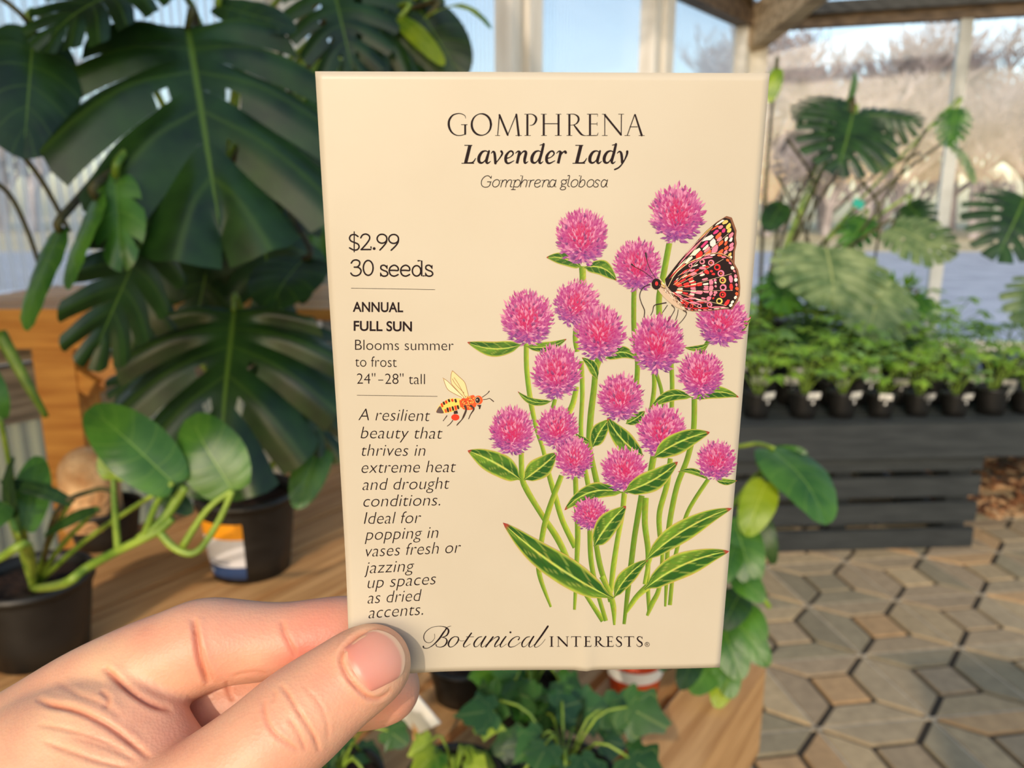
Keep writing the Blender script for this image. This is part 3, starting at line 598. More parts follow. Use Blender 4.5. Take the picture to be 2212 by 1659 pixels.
# --- bee
be = bpy.data.objects.new('bee_illustration', None); COL.objects.link(be); be.parent = packet; tag(be, 'drawing of an orange and black honey bee')
Z12 = Zf(930, 790, .08436); k12 = .08436
BO, BY, BB, BR = lin((226, 84, 40)), lin((240, 196, 96)), lin((48, 34, 32)), lin((214, 56, 30))
mb = Ink()
poly(mb, cr([(560, 125), (720, 270), (870, 420), (930, 600), (975, 800), (930, 850), (800, 750), (620, 560), (530, 440), (520, 250)], 4, True), 5, lin((222, 200, 148)), Z12)
poly(mb, cr([(310, 310), (430, 400), (540, 480), (700, 640), (850, 790), (780, 810), (560, 690), (440, 600), (370, 450)], 4, True), 4, lin((226, 208, 168)), Z12)
for pts in ([(560, 125), (720, 270), (870, 420), (930, 600), (980, 820)], [(560, 125), (525, 250), (530, 440), (620, 560), (800, 760)], [(310, 310), (440, 400), (620, 580), (850, 800)], [(330, 340), (430, 590), (600, 710), (800, 810)], [(600, 300), (720, 480), (880, 780)], [(560, 330), (640, 470), (860, 700)]):
    ribbon(mb, [(x, y, 14) for x, y in pts], 6, lin((150, 112, 70)), Z12, k12, cap=False)
mb.build('bee_wings', M['print'], be)
mb = Ink()
AB = [(780, 850), (650, 832), (480, 845), (350, 910), (230, 1010), (150, 1150), (150, 1190), (260, 1220), (400, 1210), (560, 1180), (700, 1120), (790, 1060), (830, 960)]
poly(mb, cr(AB, 4, True), 5, BY, Z12)
for i, (x, y0, y1, c) in enumerate([(770, 880, 1060, BO), (700, 860, 980, BY), (640, 850, 940, BB), (555, 850, 920, BR), (470, 855, 930, BB), (400, 890, 970, BR), (340, 920, 1000, BB), (290, 960, 1060, BR), (700, 1010, 1110, BB), (640, 1020, 1140, BR), (570, 1040, 1150, BB), (500, 1060, 1170, BR), (440, 1070, 1190, BB), (385, 1110, 1200, BO)]):
    ribbon(mb, [(x - 12, y0, 46), (x + 4, (y0 + y1) / 2, 56), (x + 18, y1, 44)], 8, c, Z12, k12, cap=False)
poly(mb, cr([(240, 1030), (300, 1120), (340, 1210), (220, 1215), (145, 1180)], 3, True), 9, lin((92, 76, 74)), Z12)
poly(mb, cr([(800, 840), (900, 830), (1010, 770), (1120, 760), (1150, 900), (1170, 1020), (1060, 1120), (900, 1130), (800, 1080), (770, 950)], 4, True), 10, BO, Z12)
for k in range(90):
    x, y = rnd.uniform(800, 1130), rnd.uniform(800, 1110); a = rnd.uniform(0, 6.3)
    ribbon(mb, [(x, y, 20), (x + 46 * math.cos(a), y + 46 * math.sin(a), 6)], 11 + k * .02, rnd.choice([BY, BR, BO, BY, BB]), Z12, k12, n=1, cap=False)
disc(mb, *Z12(1225, 880), 9.5, 9.8, 14, BO); disc(mb, *Z12(1205, 880), 5.6, 7.2, 15, lin((220, 190, 150))); disc(mb, *Z12(1208, 880), 5.0, 6.4, 16, BB); disc(mb, *Z12(1190, 870), 1.0, 1.8, 17, lin((220, 215, 205)))
disc(mb, *Z12(635, 1320), 8.8, 7.0, 15, BR); ribbon(mb, [(640, 1150, 90), (650, 1230, 110)], 14, BB, Z12, k12, cap=False)
poly(mb, [(1180, 1010), (1300, 1000), (1270, 1110), (1240, 1110), (1235, 1050)], 16, BB, Z12)
mb.build('bee_body', M['print'], be)
mb = Ink()
for pts in ([(1325, 805, 18), (1450, 715, 18), (1505, 650, 26)], [(1350, 865, 18), (1440, 855, 18), (1510, 838, 18), (1560, 870, 24), (1615, 915, 26)], [(880, 1030, 60), (910, 1130, 50), (850, 1290, 50), (800, 1380, 26), (700, 1490, 30), (670, 1530, 14)],
            [(1020, 1020, 50), (1110, 1100, 44), (1030, 1240, 26), (975, 1360, 22)], [(420, 1280, 26), (370, 1350, 20), (325, 1410, 20)], [(570, 1400, 22), (500, 1490, 22), (430, 1545, 18)]):
    ribbon(mb, pts, 18, lin((66, 50, 44)), Z12, k12, cap=True)
mb.build('bee_legs', M['print'], be)
# ------------------------------------------------------------------ the hand: one skin grown round the bones
def cmm(px, py, d):     # camera-frame millimetres
    return np.array([(px - CXP) / F * d, -(py - CYP) / F * d, -d], dtype=np.float64)
def bones(P, n=4):
    Q = cr([tuple(cmm(p[0], p[1], p[2])) + (p[3],) for p in P], n)
    return [(np.array(Q[i][:3]), np.array(Q[i + 1][:3]), Q[i][3], Q[i + 1][3]) for i in range(len(Q) - 1)]
def seg_sdf(X, Y, Z, s):
    a, b, ra, rb = s; d = b - a; L2 = float(d @ d) + 1e-9
    t = np.clip(((X - a[0]) * d[0] + (Y - a[1]) * d[1] + (Z - a[2]) * d[2]) / L2, 0, 1)
    return np.sqrt((X - a[0] - t * d[0]) ** 2 + (Y - a[1] - t * d[1]) ** 2 + (Z - a[2] - t * d[2]) ** 2) - (ra + (rb - ra) * t)
def smin(a, b, k):
    h = np.clip(.5 + .5 * (b - a) / k, 0, 1); return b + (a - b) * h - k * h * (1 - h)
THUMB = [(806, 1434, 163.5, 7.7), (775, 1452, 162.5, 8.4), (705, 1503, 160.5, 9.1), (640, 1556, 158, 9.9), (560, 1622, 155.5, 9.9), (440, 1720, 154, 11.2), (270, 1850, 153, 13.5), (60, 2030, 158, 17)]
INDEX = [(842, 1384, 180, 6.6), (810, 1375, 180, 7.3), (752, 1368, 179, 8.0), (690, 1374, 178, 8.1), (620, 1382, 177, 8.0), (560, 1386, 176.5, 8.4), (500, 1386, 176, 9.0), (440, 1392, 175.5, 9.9), (380, 1418, 175, 10.2), (300, 1452, 174.5, 10.6), (190, 1512, 174, 11.4), (85, 1590, 174, 12.8), (20, 1650, 176, 15)]
MIDDLE = [(836, 1486, 183, 7.7), (800, 1492, 184, 8.3), (700, 1503, 185, 8.6), (620, 1508, 184, 8.8), (560, 1512, 184, 9.0), (480, 1524, 183.5, 9.6), (415, 1545, 185, 9.8), (330, 1610, 189, 10.5), (180, 1700, 190, 12), (60, 1760, 190, 14)]
RING = [(560, 1640, 196, 8), (470, 1650, 198, 9), (360, 1690, 200, 10), (200, 1790, 200, 11.5), (60, 1860, 198, 14)]
LITTLE = [(470, 1740, 207, 7), (390, 1770, 209, 8), (280, 1820, 210, 9), (120, 1920, 206, 12)]
PALM = [[(85, 1600, 172, 12), (-60, 1850, 178, 17), (-250, 2120, 188, 22)], [(60, 1760, 188, 14), (-120, 1980, 190, 18), (-260, 2150, 192, 22)], [(100, 1900, 202, 13), (-60, 2050, 200, 18), (-270, 2180, 198, 22)],
        [(60, 2030, 160, 17), (-120, 2110, 172, 20), (-270, 2170, 188, 22)], [(300, 1640, 165, 8.5), (180, 1640, 164, 12.5), (60, 1720, 164, 15), (-60, 1900, 170, 18)],
        [(342, 1580, 165.5, 6.0), (250, 1578, 165, 9.5), (120, 1625, 167, 12)], [(420, 1690, 162, 8), (250, 1720, 160, 13), (100, 1850, 160, 17)],
        [(-260, 2150, 192, 22), (-420, 2400, 205, 24), (-600, 2700, 220, 29)]]
GROUPS = [('T', bones(THUMB), 1.5), ('I', bones(INDEX) + bones([(350, 1474, 172, 7.6), (285, 1468, 171.5, 9.0)], 2), 1.0), ('M', bones(MIDDLE), 1.0), ('R', bones(RING), 1.0), ('L', bones(LITTLE), 1.0)]
PSEG = [s for p in PALM for s in bones(p, 2)]
# packet plane in camera millimetres
_n = np.array([PZ.dot(RIGHT), PZ.dot(UP), -PZ.dot(FWD)]); _o = np.array(PC[3]) * 1000
def hand_sdf(X, Y, Z, full=True):
    def chain(segs, k, box=None):
        D_ = np.full(X.shape, 60.0, dtype=X.dtype)
        for s in segs:
            d = seg_sdf(X, Y, Z, s); D_ = smin(D_, d, k)
        return D_
    pl = (X - _o[0]) * _n[0] + (Y - _o[1]) * _n[1] + (Z - _o[2]) * _n[2]
    ds = {}
    for nme, segs, k in GROUPS: ds[nme] = chain(segs, k)
    # finger pads are pressed flat by the packet
    near = 1 / (1 + np.exp(-((X + 60) / 3)))
    ds['T'] = np.maximum(ds['T'], np.where(X > -52, -(pl - .6), -99)); 
    ds['I'] = np.maximum(ds['I'], np.where(X > -40, pl + .9, -99)); ds['M'] = np.maximum(ds['M'], np.where(X > -40, pl + .9, -99))
    fing = smin(ds['I'], ds['M'], .8); fing = smin(fing, ds['R'], .8); fing = smin(fing, ds['L'], .8)
    palm = chain(PSEG, 6.0)
    h = smin(fing, palm, 1.5); h = smin(h, ds['T'], 2.6)
    return h
def surface_nets(lo, hi, step):
    xs = [np.arange(lo[i], hi[i], step, dtype=np.float32) for i in range(3)]
    nx_, ny_, nz_ = map(len, xs); S_ = np.empty((nx_, ny_, nz_), dtype=np.float32)
    # coarse pass to find the blocks the surface crosses
    B = 12
    for i in range(0, nx_, B):
        for j in range(0, ny_, B):
            for k in range(0, nz_, B):
                xa, ya, za = xs[0][i:i + B], xs[1][j:j + B], xs[2][k:k + B]
                c = np.array([[xa.mean(), ya.mean(), za.mean()]]); v = float(hand_sdf(c[:, 0], c[:, 1], c[:, 2])[0])
                if abs(v) > B * step * .95 + 6: S_[i:i + B, j:j + B, k:k + B] = v
                else:
                    X, Y, Z = np.meshgrid(xa, ya, za, indexing='ij'); S_[i:i + B, j:j + B, k:k + B] = hand_sdf(X, Y, Z)
    ins = S_ < 0
    cor = [ins[a:nx_ - 1 + a, b:ny_ - 1 + b, c:nz_ - 1 + c] for a in (0, 1) for b in (0, 1) for c in (0, 1)]
    allc = np.logical_and.reduce(cor); anyc = np.logical_or.reduce(cor); act = anyc & ~allc
    ci, cj, ck = np.nonzero(act); idx = -np.ones(act.shape, dtype=np.int64); idx[ci, cj, ck] = np.arange(len(ci))
    acc = np.zeros((len(ci), 3)); cnt = np.zeros(len(ci))
    E_ = []
    for a in (0, 1):
        for b in (0, 1):
            E_ += [((0, a, b), (1, a, b)), ((a, 0, b), (a, 1, b)), ((a, b, 0), (a, b, 1))]
    for p, q in E_:
        s0 = S_[ci + p[0], cj + p[1], ck + p[2]].astype(float); s1 = S_[ci + q[0], cj + q[1], ck + q[2]].astype(float); cross = (s0 < 0) != (s1 < 0)
        t = np.where(cross, s0 / np.where(np.abs(s0 - s1) < 1e-9, 1, s0 - s1), 0)
        for d in range(3): acc[:, d] += np.where(cross, p[d] + (q[d] - p[d]) * t, 0)
        cnt += cross
    V = acc / cnt[:, None] + np.stack([ci, cj, ck], 1); V = V * step + np.array([x[0] for x in xs])
    Fc = []
    for ax in range(3):
        o1, o2 = (ax + 1) % 3, (ax + 2) % 3
        sl0 = [slice(None)] * 3; sl1 = [slice(None)] * 3; sl0[ax] = slice(0, -1); sl1[ax] = slice(1, None)
        c = ins[tuple(sl0)] != ins[tuple(sl1)]; e = np.stack(np.nonzero(c), 1)
        e = e[(e[:, o1] > 0) & (e[:, o2] > 0) & (e[:, o1] < S_.shape[o1] - 1) & (e[:, o2] < S_.shape[o2] - 1)]
        def cell(d1, d2):
            q = e.copy(); q[:, o1] -= d1; q[:, o2] -= d2; return idx[q[:, 0], q[:, 1], q[:, 2]]
        quad = np.stack([cell(1, 1), cell(0, 1), cell(0, 0), cell(1, 0)], 1)
        fl = ins[e[:, 0], e[:, 1], e[:, 2]]
        quad = np.where(fl[:, None], quad, quad[:, ::-1]); Fc.append(quad)
    Fc = np.concatenate(Fc); Fc = Fc[(Fc >= 0).all(1)]
    return V, Fc
HV, HF = surface_nets((-262, -270, -262), (-12, -36, -124), 0.8)
me = bpy.data.meshes.new('hand'); me.from_pydata(HV.tolist(), [], HF.tolist())
tmp = bpy.data.objects.new('hand_tmp', me); COL.objects.link(tmp)
md = tmp.modifiers.new('s', 'SUBSURF'); md.levels = 1; md.render_levels = 1
sm = bpy.data.meshes.new_from_object(tmp.evaluated_get(bpy.context.evaluated_depsgraph_get()))
bpy.data.objects.remove(tmp); bpy.data.meshes.remove(me); me = sm; me.name = 'hand'
nv = len(me.vertices); co = np.empty(nv * 3); me.vertices.foreach_get('co', co); co = co.reshape(-1, 3)
no = np.empty(nv * 3); me.vertices.foreach_get('normal', no); no = no.reshape(-1, 3)
PXv = CXP + F * co[:, 0] / -co[:, 2]; PYv = CYP - F * co[:, 1] / -co[:, 2]
view = -co / np.linalg.norm(co, axis=1)[:, None]; facing = np.clip((no * view).sum(1) * 1.6, 0, 1)
def dline(P):
    P = np.array(P, float); best = np.full(nv, 1e9); tt = np.zeros(nv)
    n_ = len(P) - 1
    for i in range(n_):
        a, b = P[i], P[i + 1]; d = b - a; t = np.clip(((PXv - a[0]) * d[0] + (PYv - a[1]) * d[1]) / (d @ d), 0, 1)
        r = np.hypot(PXv - a[0] - t * d[0], PYv - a[1] - t * d[1]); m_ = r < best; best[m_] = r[m_]; tt[m_] = (i + t[m_]) / n_
    return best, tt
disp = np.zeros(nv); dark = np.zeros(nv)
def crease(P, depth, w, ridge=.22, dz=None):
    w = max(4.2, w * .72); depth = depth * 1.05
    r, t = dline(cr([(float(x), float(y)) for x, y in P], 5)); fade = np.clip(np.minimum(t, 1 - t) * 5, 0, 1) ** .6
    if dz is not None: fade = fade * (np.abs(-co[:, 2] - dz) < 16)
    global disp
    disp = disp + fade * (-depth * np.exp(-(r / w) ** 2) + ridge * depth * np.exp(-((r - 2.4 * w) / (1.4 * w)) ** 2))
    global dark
    dark = np.maximum(dark, fade * np.exp(-(r / (w * 1.1)) ** 2) * min(1, depth / .6))  # mask for the shade painted into the skin colour along creases
# creases: thumb joint, nail fold, index joints, web folds
crease([(605, 1478), (622, 1500), (640, 1530), (660, 1560), (680, 1595), (690, 1625)], .34, 6)
crease([(570, 1510), (572, 1545), (590, 1580), (620, 1605), (650, 1625)], .30, 6)
crease([(622, 1550), (640, 1575), (652, 1600), (660, 1622)], .22, 5)
crease([(650, 1475), (690, 1520), (706, 1560), (708, 1600)], .12, 5)
crease([(596, 1490), (588, 1520)], .12, 4)
crease([(418, 1335), (424, 1375), (430, 1415), (440, 1450), (452, 1478)], .8, 8)
crease([(436, 1395), (450, 1440), (462, 1470)], .2, 5)
crease([(608, 1340), (616, 1370), (628, 1395), (640, 1420)], .32, 7)
crease([(500, 1462), (540, 1452), (580, 1455)], .14, 6)
crease([(222, 1440), (250, 1465), (285, 1495), (330, 1522), (372, 1532)], .7, 9)
crease([(75, 1508), (110, 1522), (150, 1530), (190, 1545), (240, 1572), (290, 1610), (325, 1640)], .55, 9)
crease([(80, 1565), (140, 1575), (220, 1600), (290, 1635)], .2, 8)
crease([(150, 1590), (230, 1615), (300, 1645)], .14, 7)
crease([(215, 1490), (235, 1510), (225, 1530)], .3, 8)
crease([(120, 1470), (170, 1500), (220, 1520), (262, 1548)], .16, 9)
crease([(490, 1470), (494, 1495), (505, 1515)], .35, 5)
crease([(90, 1600), (200, 1640), (280, 1660)], .25, 8)
NF = [(846, 1356), (812, 1358), (775, 1372), (748, 1396), (736, 1420), (742, 1445), (762, 1476), (792, 1504), (820, 1508), (848, 1488)]
crease(NF, .42, 4.5, .55, dz=155)
co2 = co + no * (disp * facing)[:, None]
# flush of the skin, then crease shade painted over it
def blob(x, y, r, z0=0, z1=999):
    return np.exp(-(((PXv - x) ** 2 + (PYv - y) ** 2) / r ** 2)) * ((-co[:, 2] > z0) & (-co[:, 2] < z1))
red = .5 * blob(690, 1350, 85, 164) + .5 * blob(640, 1420, 60, 164) + .35 * blob(440, 1420, 70) + .3 * blob(360, 1600, 50) + .3 * blob(720, 1470, 50, 0, 164) + .35 * blob(850, 1520, 60, 172) + .25 * blob(600, 1600, 60) + .25 * blob(520, 1380, 60) + .3 * blob(300, 1400, 70)
yel = .6 * blob(240, 1430, 60) + .5 * blob(880, 1440, 30, 0, 166) + .35 * blob(130, 1570, 80) + .4 * blob(800, 1350, 26, 0, 166) + .2 * blob(150, 1650, 90)
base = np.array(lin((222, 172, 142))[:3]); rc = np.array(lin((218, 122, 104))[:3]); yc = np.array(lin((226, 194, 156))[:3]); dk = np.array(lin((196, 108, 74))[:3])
Cc = base[None] * (1 - np.clip(red, 0, 1))[:, None] + rc[None] * np.clip(red, 0, 1)[:, None]
Cc = Cc * (1 - np.clip(yel, 0, 1))[:, None] + yc[None] * np.clip(yel, 0, 1)[:, None]
dk_a = np.clip(dark * facing * .8, 0, .8)[:, None]; Cc = Cc * (1 - dk_a) + dk[None] * dk_a  # crease shade goes into the skin colour here
def to_world(c):   # camera mm -> world metres
    c = c / 1000.0; R_ = np.array([list(RIGHT), list(UP), [-x for x in FWD]]); return c @ R_ + np.array(list(EYE))
root = to_world(cmm(250, 1600, 175)[None])[0]
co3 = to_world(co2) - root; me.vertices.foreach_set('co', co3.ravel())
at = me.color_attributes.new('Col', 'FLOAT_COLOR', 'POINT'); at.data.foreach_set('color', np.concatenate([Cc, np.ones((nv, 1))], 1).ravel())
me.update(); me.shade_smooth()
def mat_skin(name):
    m, n, l, b = nt(name); a = n.new('ShaderNodeAttribute'); a.attribute_name = 'Col'
    tc = n.new('ShaderNodeTexCoord'); t = n.new('ShaderNodeTexNoise'); t.inputs['Scale'].default_value = 130; t.inputs['Detail'].default_value = 5; l.new(tc.outputs['Object'], t.inputs['Vector'])
    mr = n.new('ShaderNodeMapRange'); mr.inputs['From Min'].default_value = .35; mr.inputs['From Max'].default_value = .65; mr.inputs['To Min'].default_value = 0; mr.inputs['To Max'].default_value = .28; l.new(t.outputs[0], mr.inputs[0])
    mx = n.new('ShaderNodeMixRGB'); l.new(mr.outputs[0], mx.inputs[0]); l.new(a.outputs[0], mx.inputs[1]); mx.inputs[2].default_value = lin((204, 130, 110))
    l.new(mx.outputs[0], b.inputs['Base Color']); b.inputs['Roughness'].default_value = .46; b.inputs['Specular IOR Level'].default_value = .4
    b.inputs['Subsurface Weight'].default_value = .35; b.inputs['Subsurface Radius'].default_value = (1.0, .35, .18); b.inputs['Subsurface Scale'].default_value = .0022
    v = n.new('ShaderNodeTexVoronoi'); v.inputs['Scale'].default_value = 1500; l.new(tc.outputs['Object'], v.inputs['Vector'])
    n2 = n.new('ShaderNodeTexNoise'); n2.inputs['Scale'].default_value = 500; n2.inputs['Detail'].default_value = 6; l.new(tc.outputs['Object'], n2.inputs['Vector'])
    ad = n.new('ShaderNodeMath'); ad.operation = 'ADD'; l.new(v.outputs[0], ad.inputs[0]); l.new(n2.outputs[0], ad.inputs[1])
    bp = n.new('ShaderNodeBump'); bp.inputs['Strength'].default_value = .26; bp.inputs['Distance'].default_value = .0002; l.new(ad.outputs[0], bp.inputs['Height']); l.new(bp.outputs[0], b.inputs['Normal'])
    return m
M['skin'] = mat_skin('fair_skin')
me.materials.clear(); me.materials.append(M['skin'])
hand = bpy.data.objects.new('hand', me); COL.objects.link(hand); hand.location = root; hand.matrix_world = Matrix.Translation(Vector(root))
tag(hand, 'fair left hand pinching the seed packet between thumb and bent index finger', 'hand')
# thumb nail: a curved plate laid on the thumb
def march(px, py):
    d = cmm(px, py, 1.0); t = np.full(1, 130.0)
    for _ in range(60):
        p = d[None] * t[:, None]; v = hand_sdf(p[:, 0], p[:, 1], p[:, 2]); t = t + v * .8
        if abs(v[0]) < .01: break
    p = d * t[0]; e = .3; g = np.array([float(hand_sdf(*(np.array([p[0] + (e if i == 0 else 0)]), np.array([p[1] + (e if i == 1 else 0)]), np.array([p[2] + (e if i == 2 else 0)])))[0]) for i in range(3)])
    g = g - float(hand_sdf(np.array([p[0]]), np.array([p[1]]), np.array([p[2]]))[0]); return p, g / np.linalg.norm(g)
nu, nvv = 20, 22; bc = np.array((763.0, 1454.0)); ax = np.array((.862, -.507)); pe = np.array((.507, .862)); Lh = 116; Wd = 61
vs = []; cc = []; fs = []
nb = lin((206, 132, 118)); nw = lin((216, 168, 148)); nt_ = lin((226, 196, 168))
for i in range(nu + 1):
    for j in range(nvv + 1):
        s = 2 * j / nvv - 1; u0 = .09 * s * s - .02; u1 = 1.0 - .34 * abs(s) ** 2.4; u = u0 + (u1 - u0) * i / nu
        hw = Wd * (.93 + .10 * math.sin(math.pi * min(1, max(0, u)) * .75)); p = bc + ax * Lh * u + pe * hw * s + ax * 4 * s * 0
        P, g = march(p[0], p[1]); ed = min(1, (1 - abs(s)) * 7, i / nu * 8 + .0, )
        lift = -.25 + .52 * max(0, ed) + .12 * (1 - s * s)
        vs.append(tuple(to_world((P + g * lift)[None])[0]))
        t = i / nu; c = mixc(nb, nw, .5 * t + .2 * (1 - abs(s)))
        if t > .93: c = mixc(c, nt_, .8)
        if t < .10: c = mixc(c, nt_, .2)
        cc.append(c)
q = nvv + 1
for i in range(nu):
    for j in range(nvv): fs.append((i * q + j, i * q + j + 1, (i + 1) * q + j + 1, (i + 1) * q + j))
def mat_nail(name):
    m, n, l, b = nt(name); a = n.new('ShaderNodeAttribute'); a.attribute_name = 'Col'; l.new(a.outputs[0], b.inputs['Base Color']); b.inputs['Roughness'].default_value = .3
    b.inputs['Subsurface Weight'].default_value = .2; b.inputs['Subsurface Scale'].default_value = .001; add_bump(n, l, b, 300, .1, .0003); return m
M['nail'] = mat_nail('thumb_nail_plate'); mb = MB(); mb.add(vs, fs, cc); mb.build('thumb_nail', M['nail'], hand)
# ------------------------------------------------------------------ floor of kaleidoscope pavers
def st(o, **k): o['kind'] = 'structure'; return o
A2 = Vector((.348, .045, 0)); B2 = Vector((.291, .367, 0)); Q1 = Vector((.139, .020, 0)); Q3 = Vector((-.020, .141, 0)); O2 = Vector((.952, 2.014, 0))
M['paver'] = mat_attr('tumbled_paver_stone', .82, bump=.35, scale=28, vary=.14)
mb = MB(); JO = lin((62, 54, 42)); mb.add([(-6, -4, -.004), (9, -4, -.004), (9, 7, -.004), (-6, 7, -.004)], [(0, 1, 2, 3)], JO)
STN = [(168, 148, 116), (152, 140, 110), (182, 160, 122), (162, 142, 112), (188, 154, 110), (148, 136, 108), (168, 150, 118)]
def paver(P, inset, z, col):
    c = sum(P, Vector()) / len(P); n = len(P); out = []
    for i in range(n):
        a, b, d = P[i - 1], P[i], P[(i + 1) % n]; e1 = (b - a).normalized(); e2 = (d - b).normalized(); n1 = Vector((-e1.y, e1.x, 0)); n2 = Vector((-e2.y, e2.x, 0))
        i1 = inset[i - 1]; i2 = inset[i]; den = 1 + n1.dot(n2)
        # offset corner: solve for both edges
        M_ = n1.x * n2.y - n1.y * n2.x
        if abs(M_) < .08: off_ = (n1 + n2) * ((i1 + i2) / 2 / max(den, .3))
        else: off_ = Vector(((i1 * n2.y - i2 * n1.y) / M_, (i2 * n1.x - i1 * n2.x) / M_, 0))
        out.append(b + off_)
    top = [(p.x + (c.x - p.x) * .035, p.y + (c.y - p.y) * .035, z) for p in out]; low = [(p.x, p.y, z - .012) for p in out]
    mb.add(top + low, [tuple(range(n))] + [(i, i + n, (i + 1) % n + n, (i + 1) % n) for i in range(n)], col)
PALE_J = lin((184, 170, 144))
for i in range(-14, 22):
    for j in range(-9, 12):
        S0 = O2 + A2 * i + B2 * j
        if not (-1.5 < S0.x < 6 and -.5 < S0.y < 5.6): continue
        v1, v2, v3, v4 = S0, S0 + Q1, S0 + Q1 + Q3, S0 + Q3
        def col(): c = lin(rnd.choice(STN)); k_ = rnd.uniform(.88, 1.12); return (c[0] * k_, c[1] * k_, c[2] * k_, 1)
        w = .0085; g = .0045
        paver([v1, v2, v3, v4], [w] * 4, .006, col())
        La0, La1 = S0 + A2, S0 + A2 - B2 + Q1 + Q3; mLa = (La0 + La1) / 2; L00, L01 = v1, S0 - B2 + Q1 + Q3; mL0 = (L00 + L01) / 2
        v3d, v4d = La1, La1 - Q1
        paver([mL0, mLa, v2, v1], [g, w, w, w], .006, col()); paver([mL0, v4d, v3d, mLa], [w, w, w, g], .006, col())
        mLb = (v3 + S0 + B2) / 2
        mLb2 = mLb; v4a, v1a = v4 + A2, S0 + A2
        paver([v3, v2, mLa, mLb2][::-1] if False else [v2, mLa, mLb2, v3], [w, g, w, w], .006, col()); paver([mLa, v1a, v4a, mLb2], [w, w, w, g], .006, col())
        for p, q_ in ((mL0, mLa), (mLa, mLb2)):
            mb.beam(p + Vector((0, 0, .001)), q_ + Vector((0, 0, .001)), g * 1.9, .006, col=PALE_J)
o = mb.build('floor', M['paver'], smooth=False); st(o)
# ------------------------------------------------------------------ walls
CN = Vector((1.56, 5.38, 0)); LD = Vector((-.62, -.785, 0)).normalized(); RD = Vector((.962, -.272, 0)).normalized()
LN = Vector((-LD.y, LD.x, 0)); RN = Vector((RD.y, -RD.x, 0))
def inward(n, p): return n if (Vector((0, 1.5, 0)) - p).dot(n) > 0 else -n
LN = inward(LN, CN); RN = inward(RN, CN)
HT = 2.56
def mat_glass(name, tint, mixw, white=(240, 244, 250), ribs=0, axis=None, rough=0.0):
    """clear or ribbed greenhouse sheet: mostly see-through, part glossy, part milky"""
    m, n, l, b = nt(name); n.remove(b); out = n['Material Output']
    tr = n.new('ShaderNodeBsdfTransparent'); tr.inputs[0].default_value = tint
    tl = n.new('ShaderNodeBsdfTranslucent'); tl.inputs[0].default_value = lin(white)
    df = n.new('ShaderNodeBsdfDiffuse'); df.inputs[0].default_value = lin(white)
    gl = n.new('ShaderNodeBsdfGlossy'); gl.inputs['Roughness'].default_value = .05
    ms = n.new('ShaderNodeMixShader'); ms.inputs[0].default_value = .35; l.new(tl.outputs[0], ms.inputs[1]); l.new(df.outputs[0], ms.inputs[2])
    m2 = n.new('ShaderNodeMixShader'); l.new(tr.outputs[0], m2.inputs[1]); l.new(ms.outputs[0], m2.inputs[2]); m2.inputs[0].default_value = mixw
    if ribs:
        uv = n.new('ShaderNodeUVMap'); sx = n.new('ShaderNodeSeparateXYZ'); l.new(uv.outputs[0], sx.inputs[0])
        a = n.new('ShaderNodeMath'); a.operation = 'MULTIPLY'; l.new(sx.outputs[0], a.inputs[0]); a.inputs[1].default_value = ribs * 2 * math.pi
        s_ = n.new('ShaderNodeMath'); s_.operation = 'SINE'; l.new(a.outputs[0], s_.inputs[0])
        mr = n.new('ShaderNodeMapRange'); mr.inputs['From Min'].default_value = -1; mr.inputs['From Max'].default_value = 1
        mr.inputs['To Min'].default_value = mixw * .45; mr.inputs['To Max'].default_value = min(1, mixw * 1.55); l.new(s_.outputs[0], mr.inputs[0]); l.new(mr.outputs[0], m2.inputs[0])
    m3 = n.new('ShaderNodeMixShader'); m3.inputs[0].default_value = .04; l.new(m2.outputs[0], m3.inputs[1]); l.new(gl.outputs[0], m3.inputs[2])
    l.new(m3.outputs[0], out.inputs[0]); return m
M['poly'] = mat_glass('ribbed_polycarbonate', (.95, .97, .99, 1), .34, ribs=38)
M['poly_low'] = mat_glass('sunlit_cream_polycarbonate', (.8, .8, .78, 1), .5, white=(246, 238, 204), ribs=24)  # cream put in for the sunlit gravel behind the lower panels
M['clear'] = mat_glass('clear_glazing', (.96, .97, .99, 1), .02)
M['roofsheet'] = mat_glass('grey_roof_sheet', (.86, .88, .9, 1), .34, white=(206, 210, 216), ribs=10)
def sheet(name, p, q, z0, z1, m, t=.006):
    mb = MB(); p = Vector(p); q = Vector(q); d = (q - p); L = d.length; n_ = Vector((-d.y, d.x, 0)).normalized() * t / 2
    vs = []; uv = []
    for s in (-1, 1):
        for (a, z) in ((0, z0), (1, z0), (1, z1), (0, z1)): vs.append(p + d * a + n_ * s + Vector((0, 0, z))); uv.append((a * L, z))
    mb.add(vs, [(0, 1, 2, 3), (7, 6, 5, 4), (0, 4, 5, 1), (1, 5, 6, 2), (2, 6, 7, 3), (3, 7, 4, 0)], None, 0, uv)
    return st(mb.build(name, m, smooth=False))
def along(c, d, s): return c + d * s
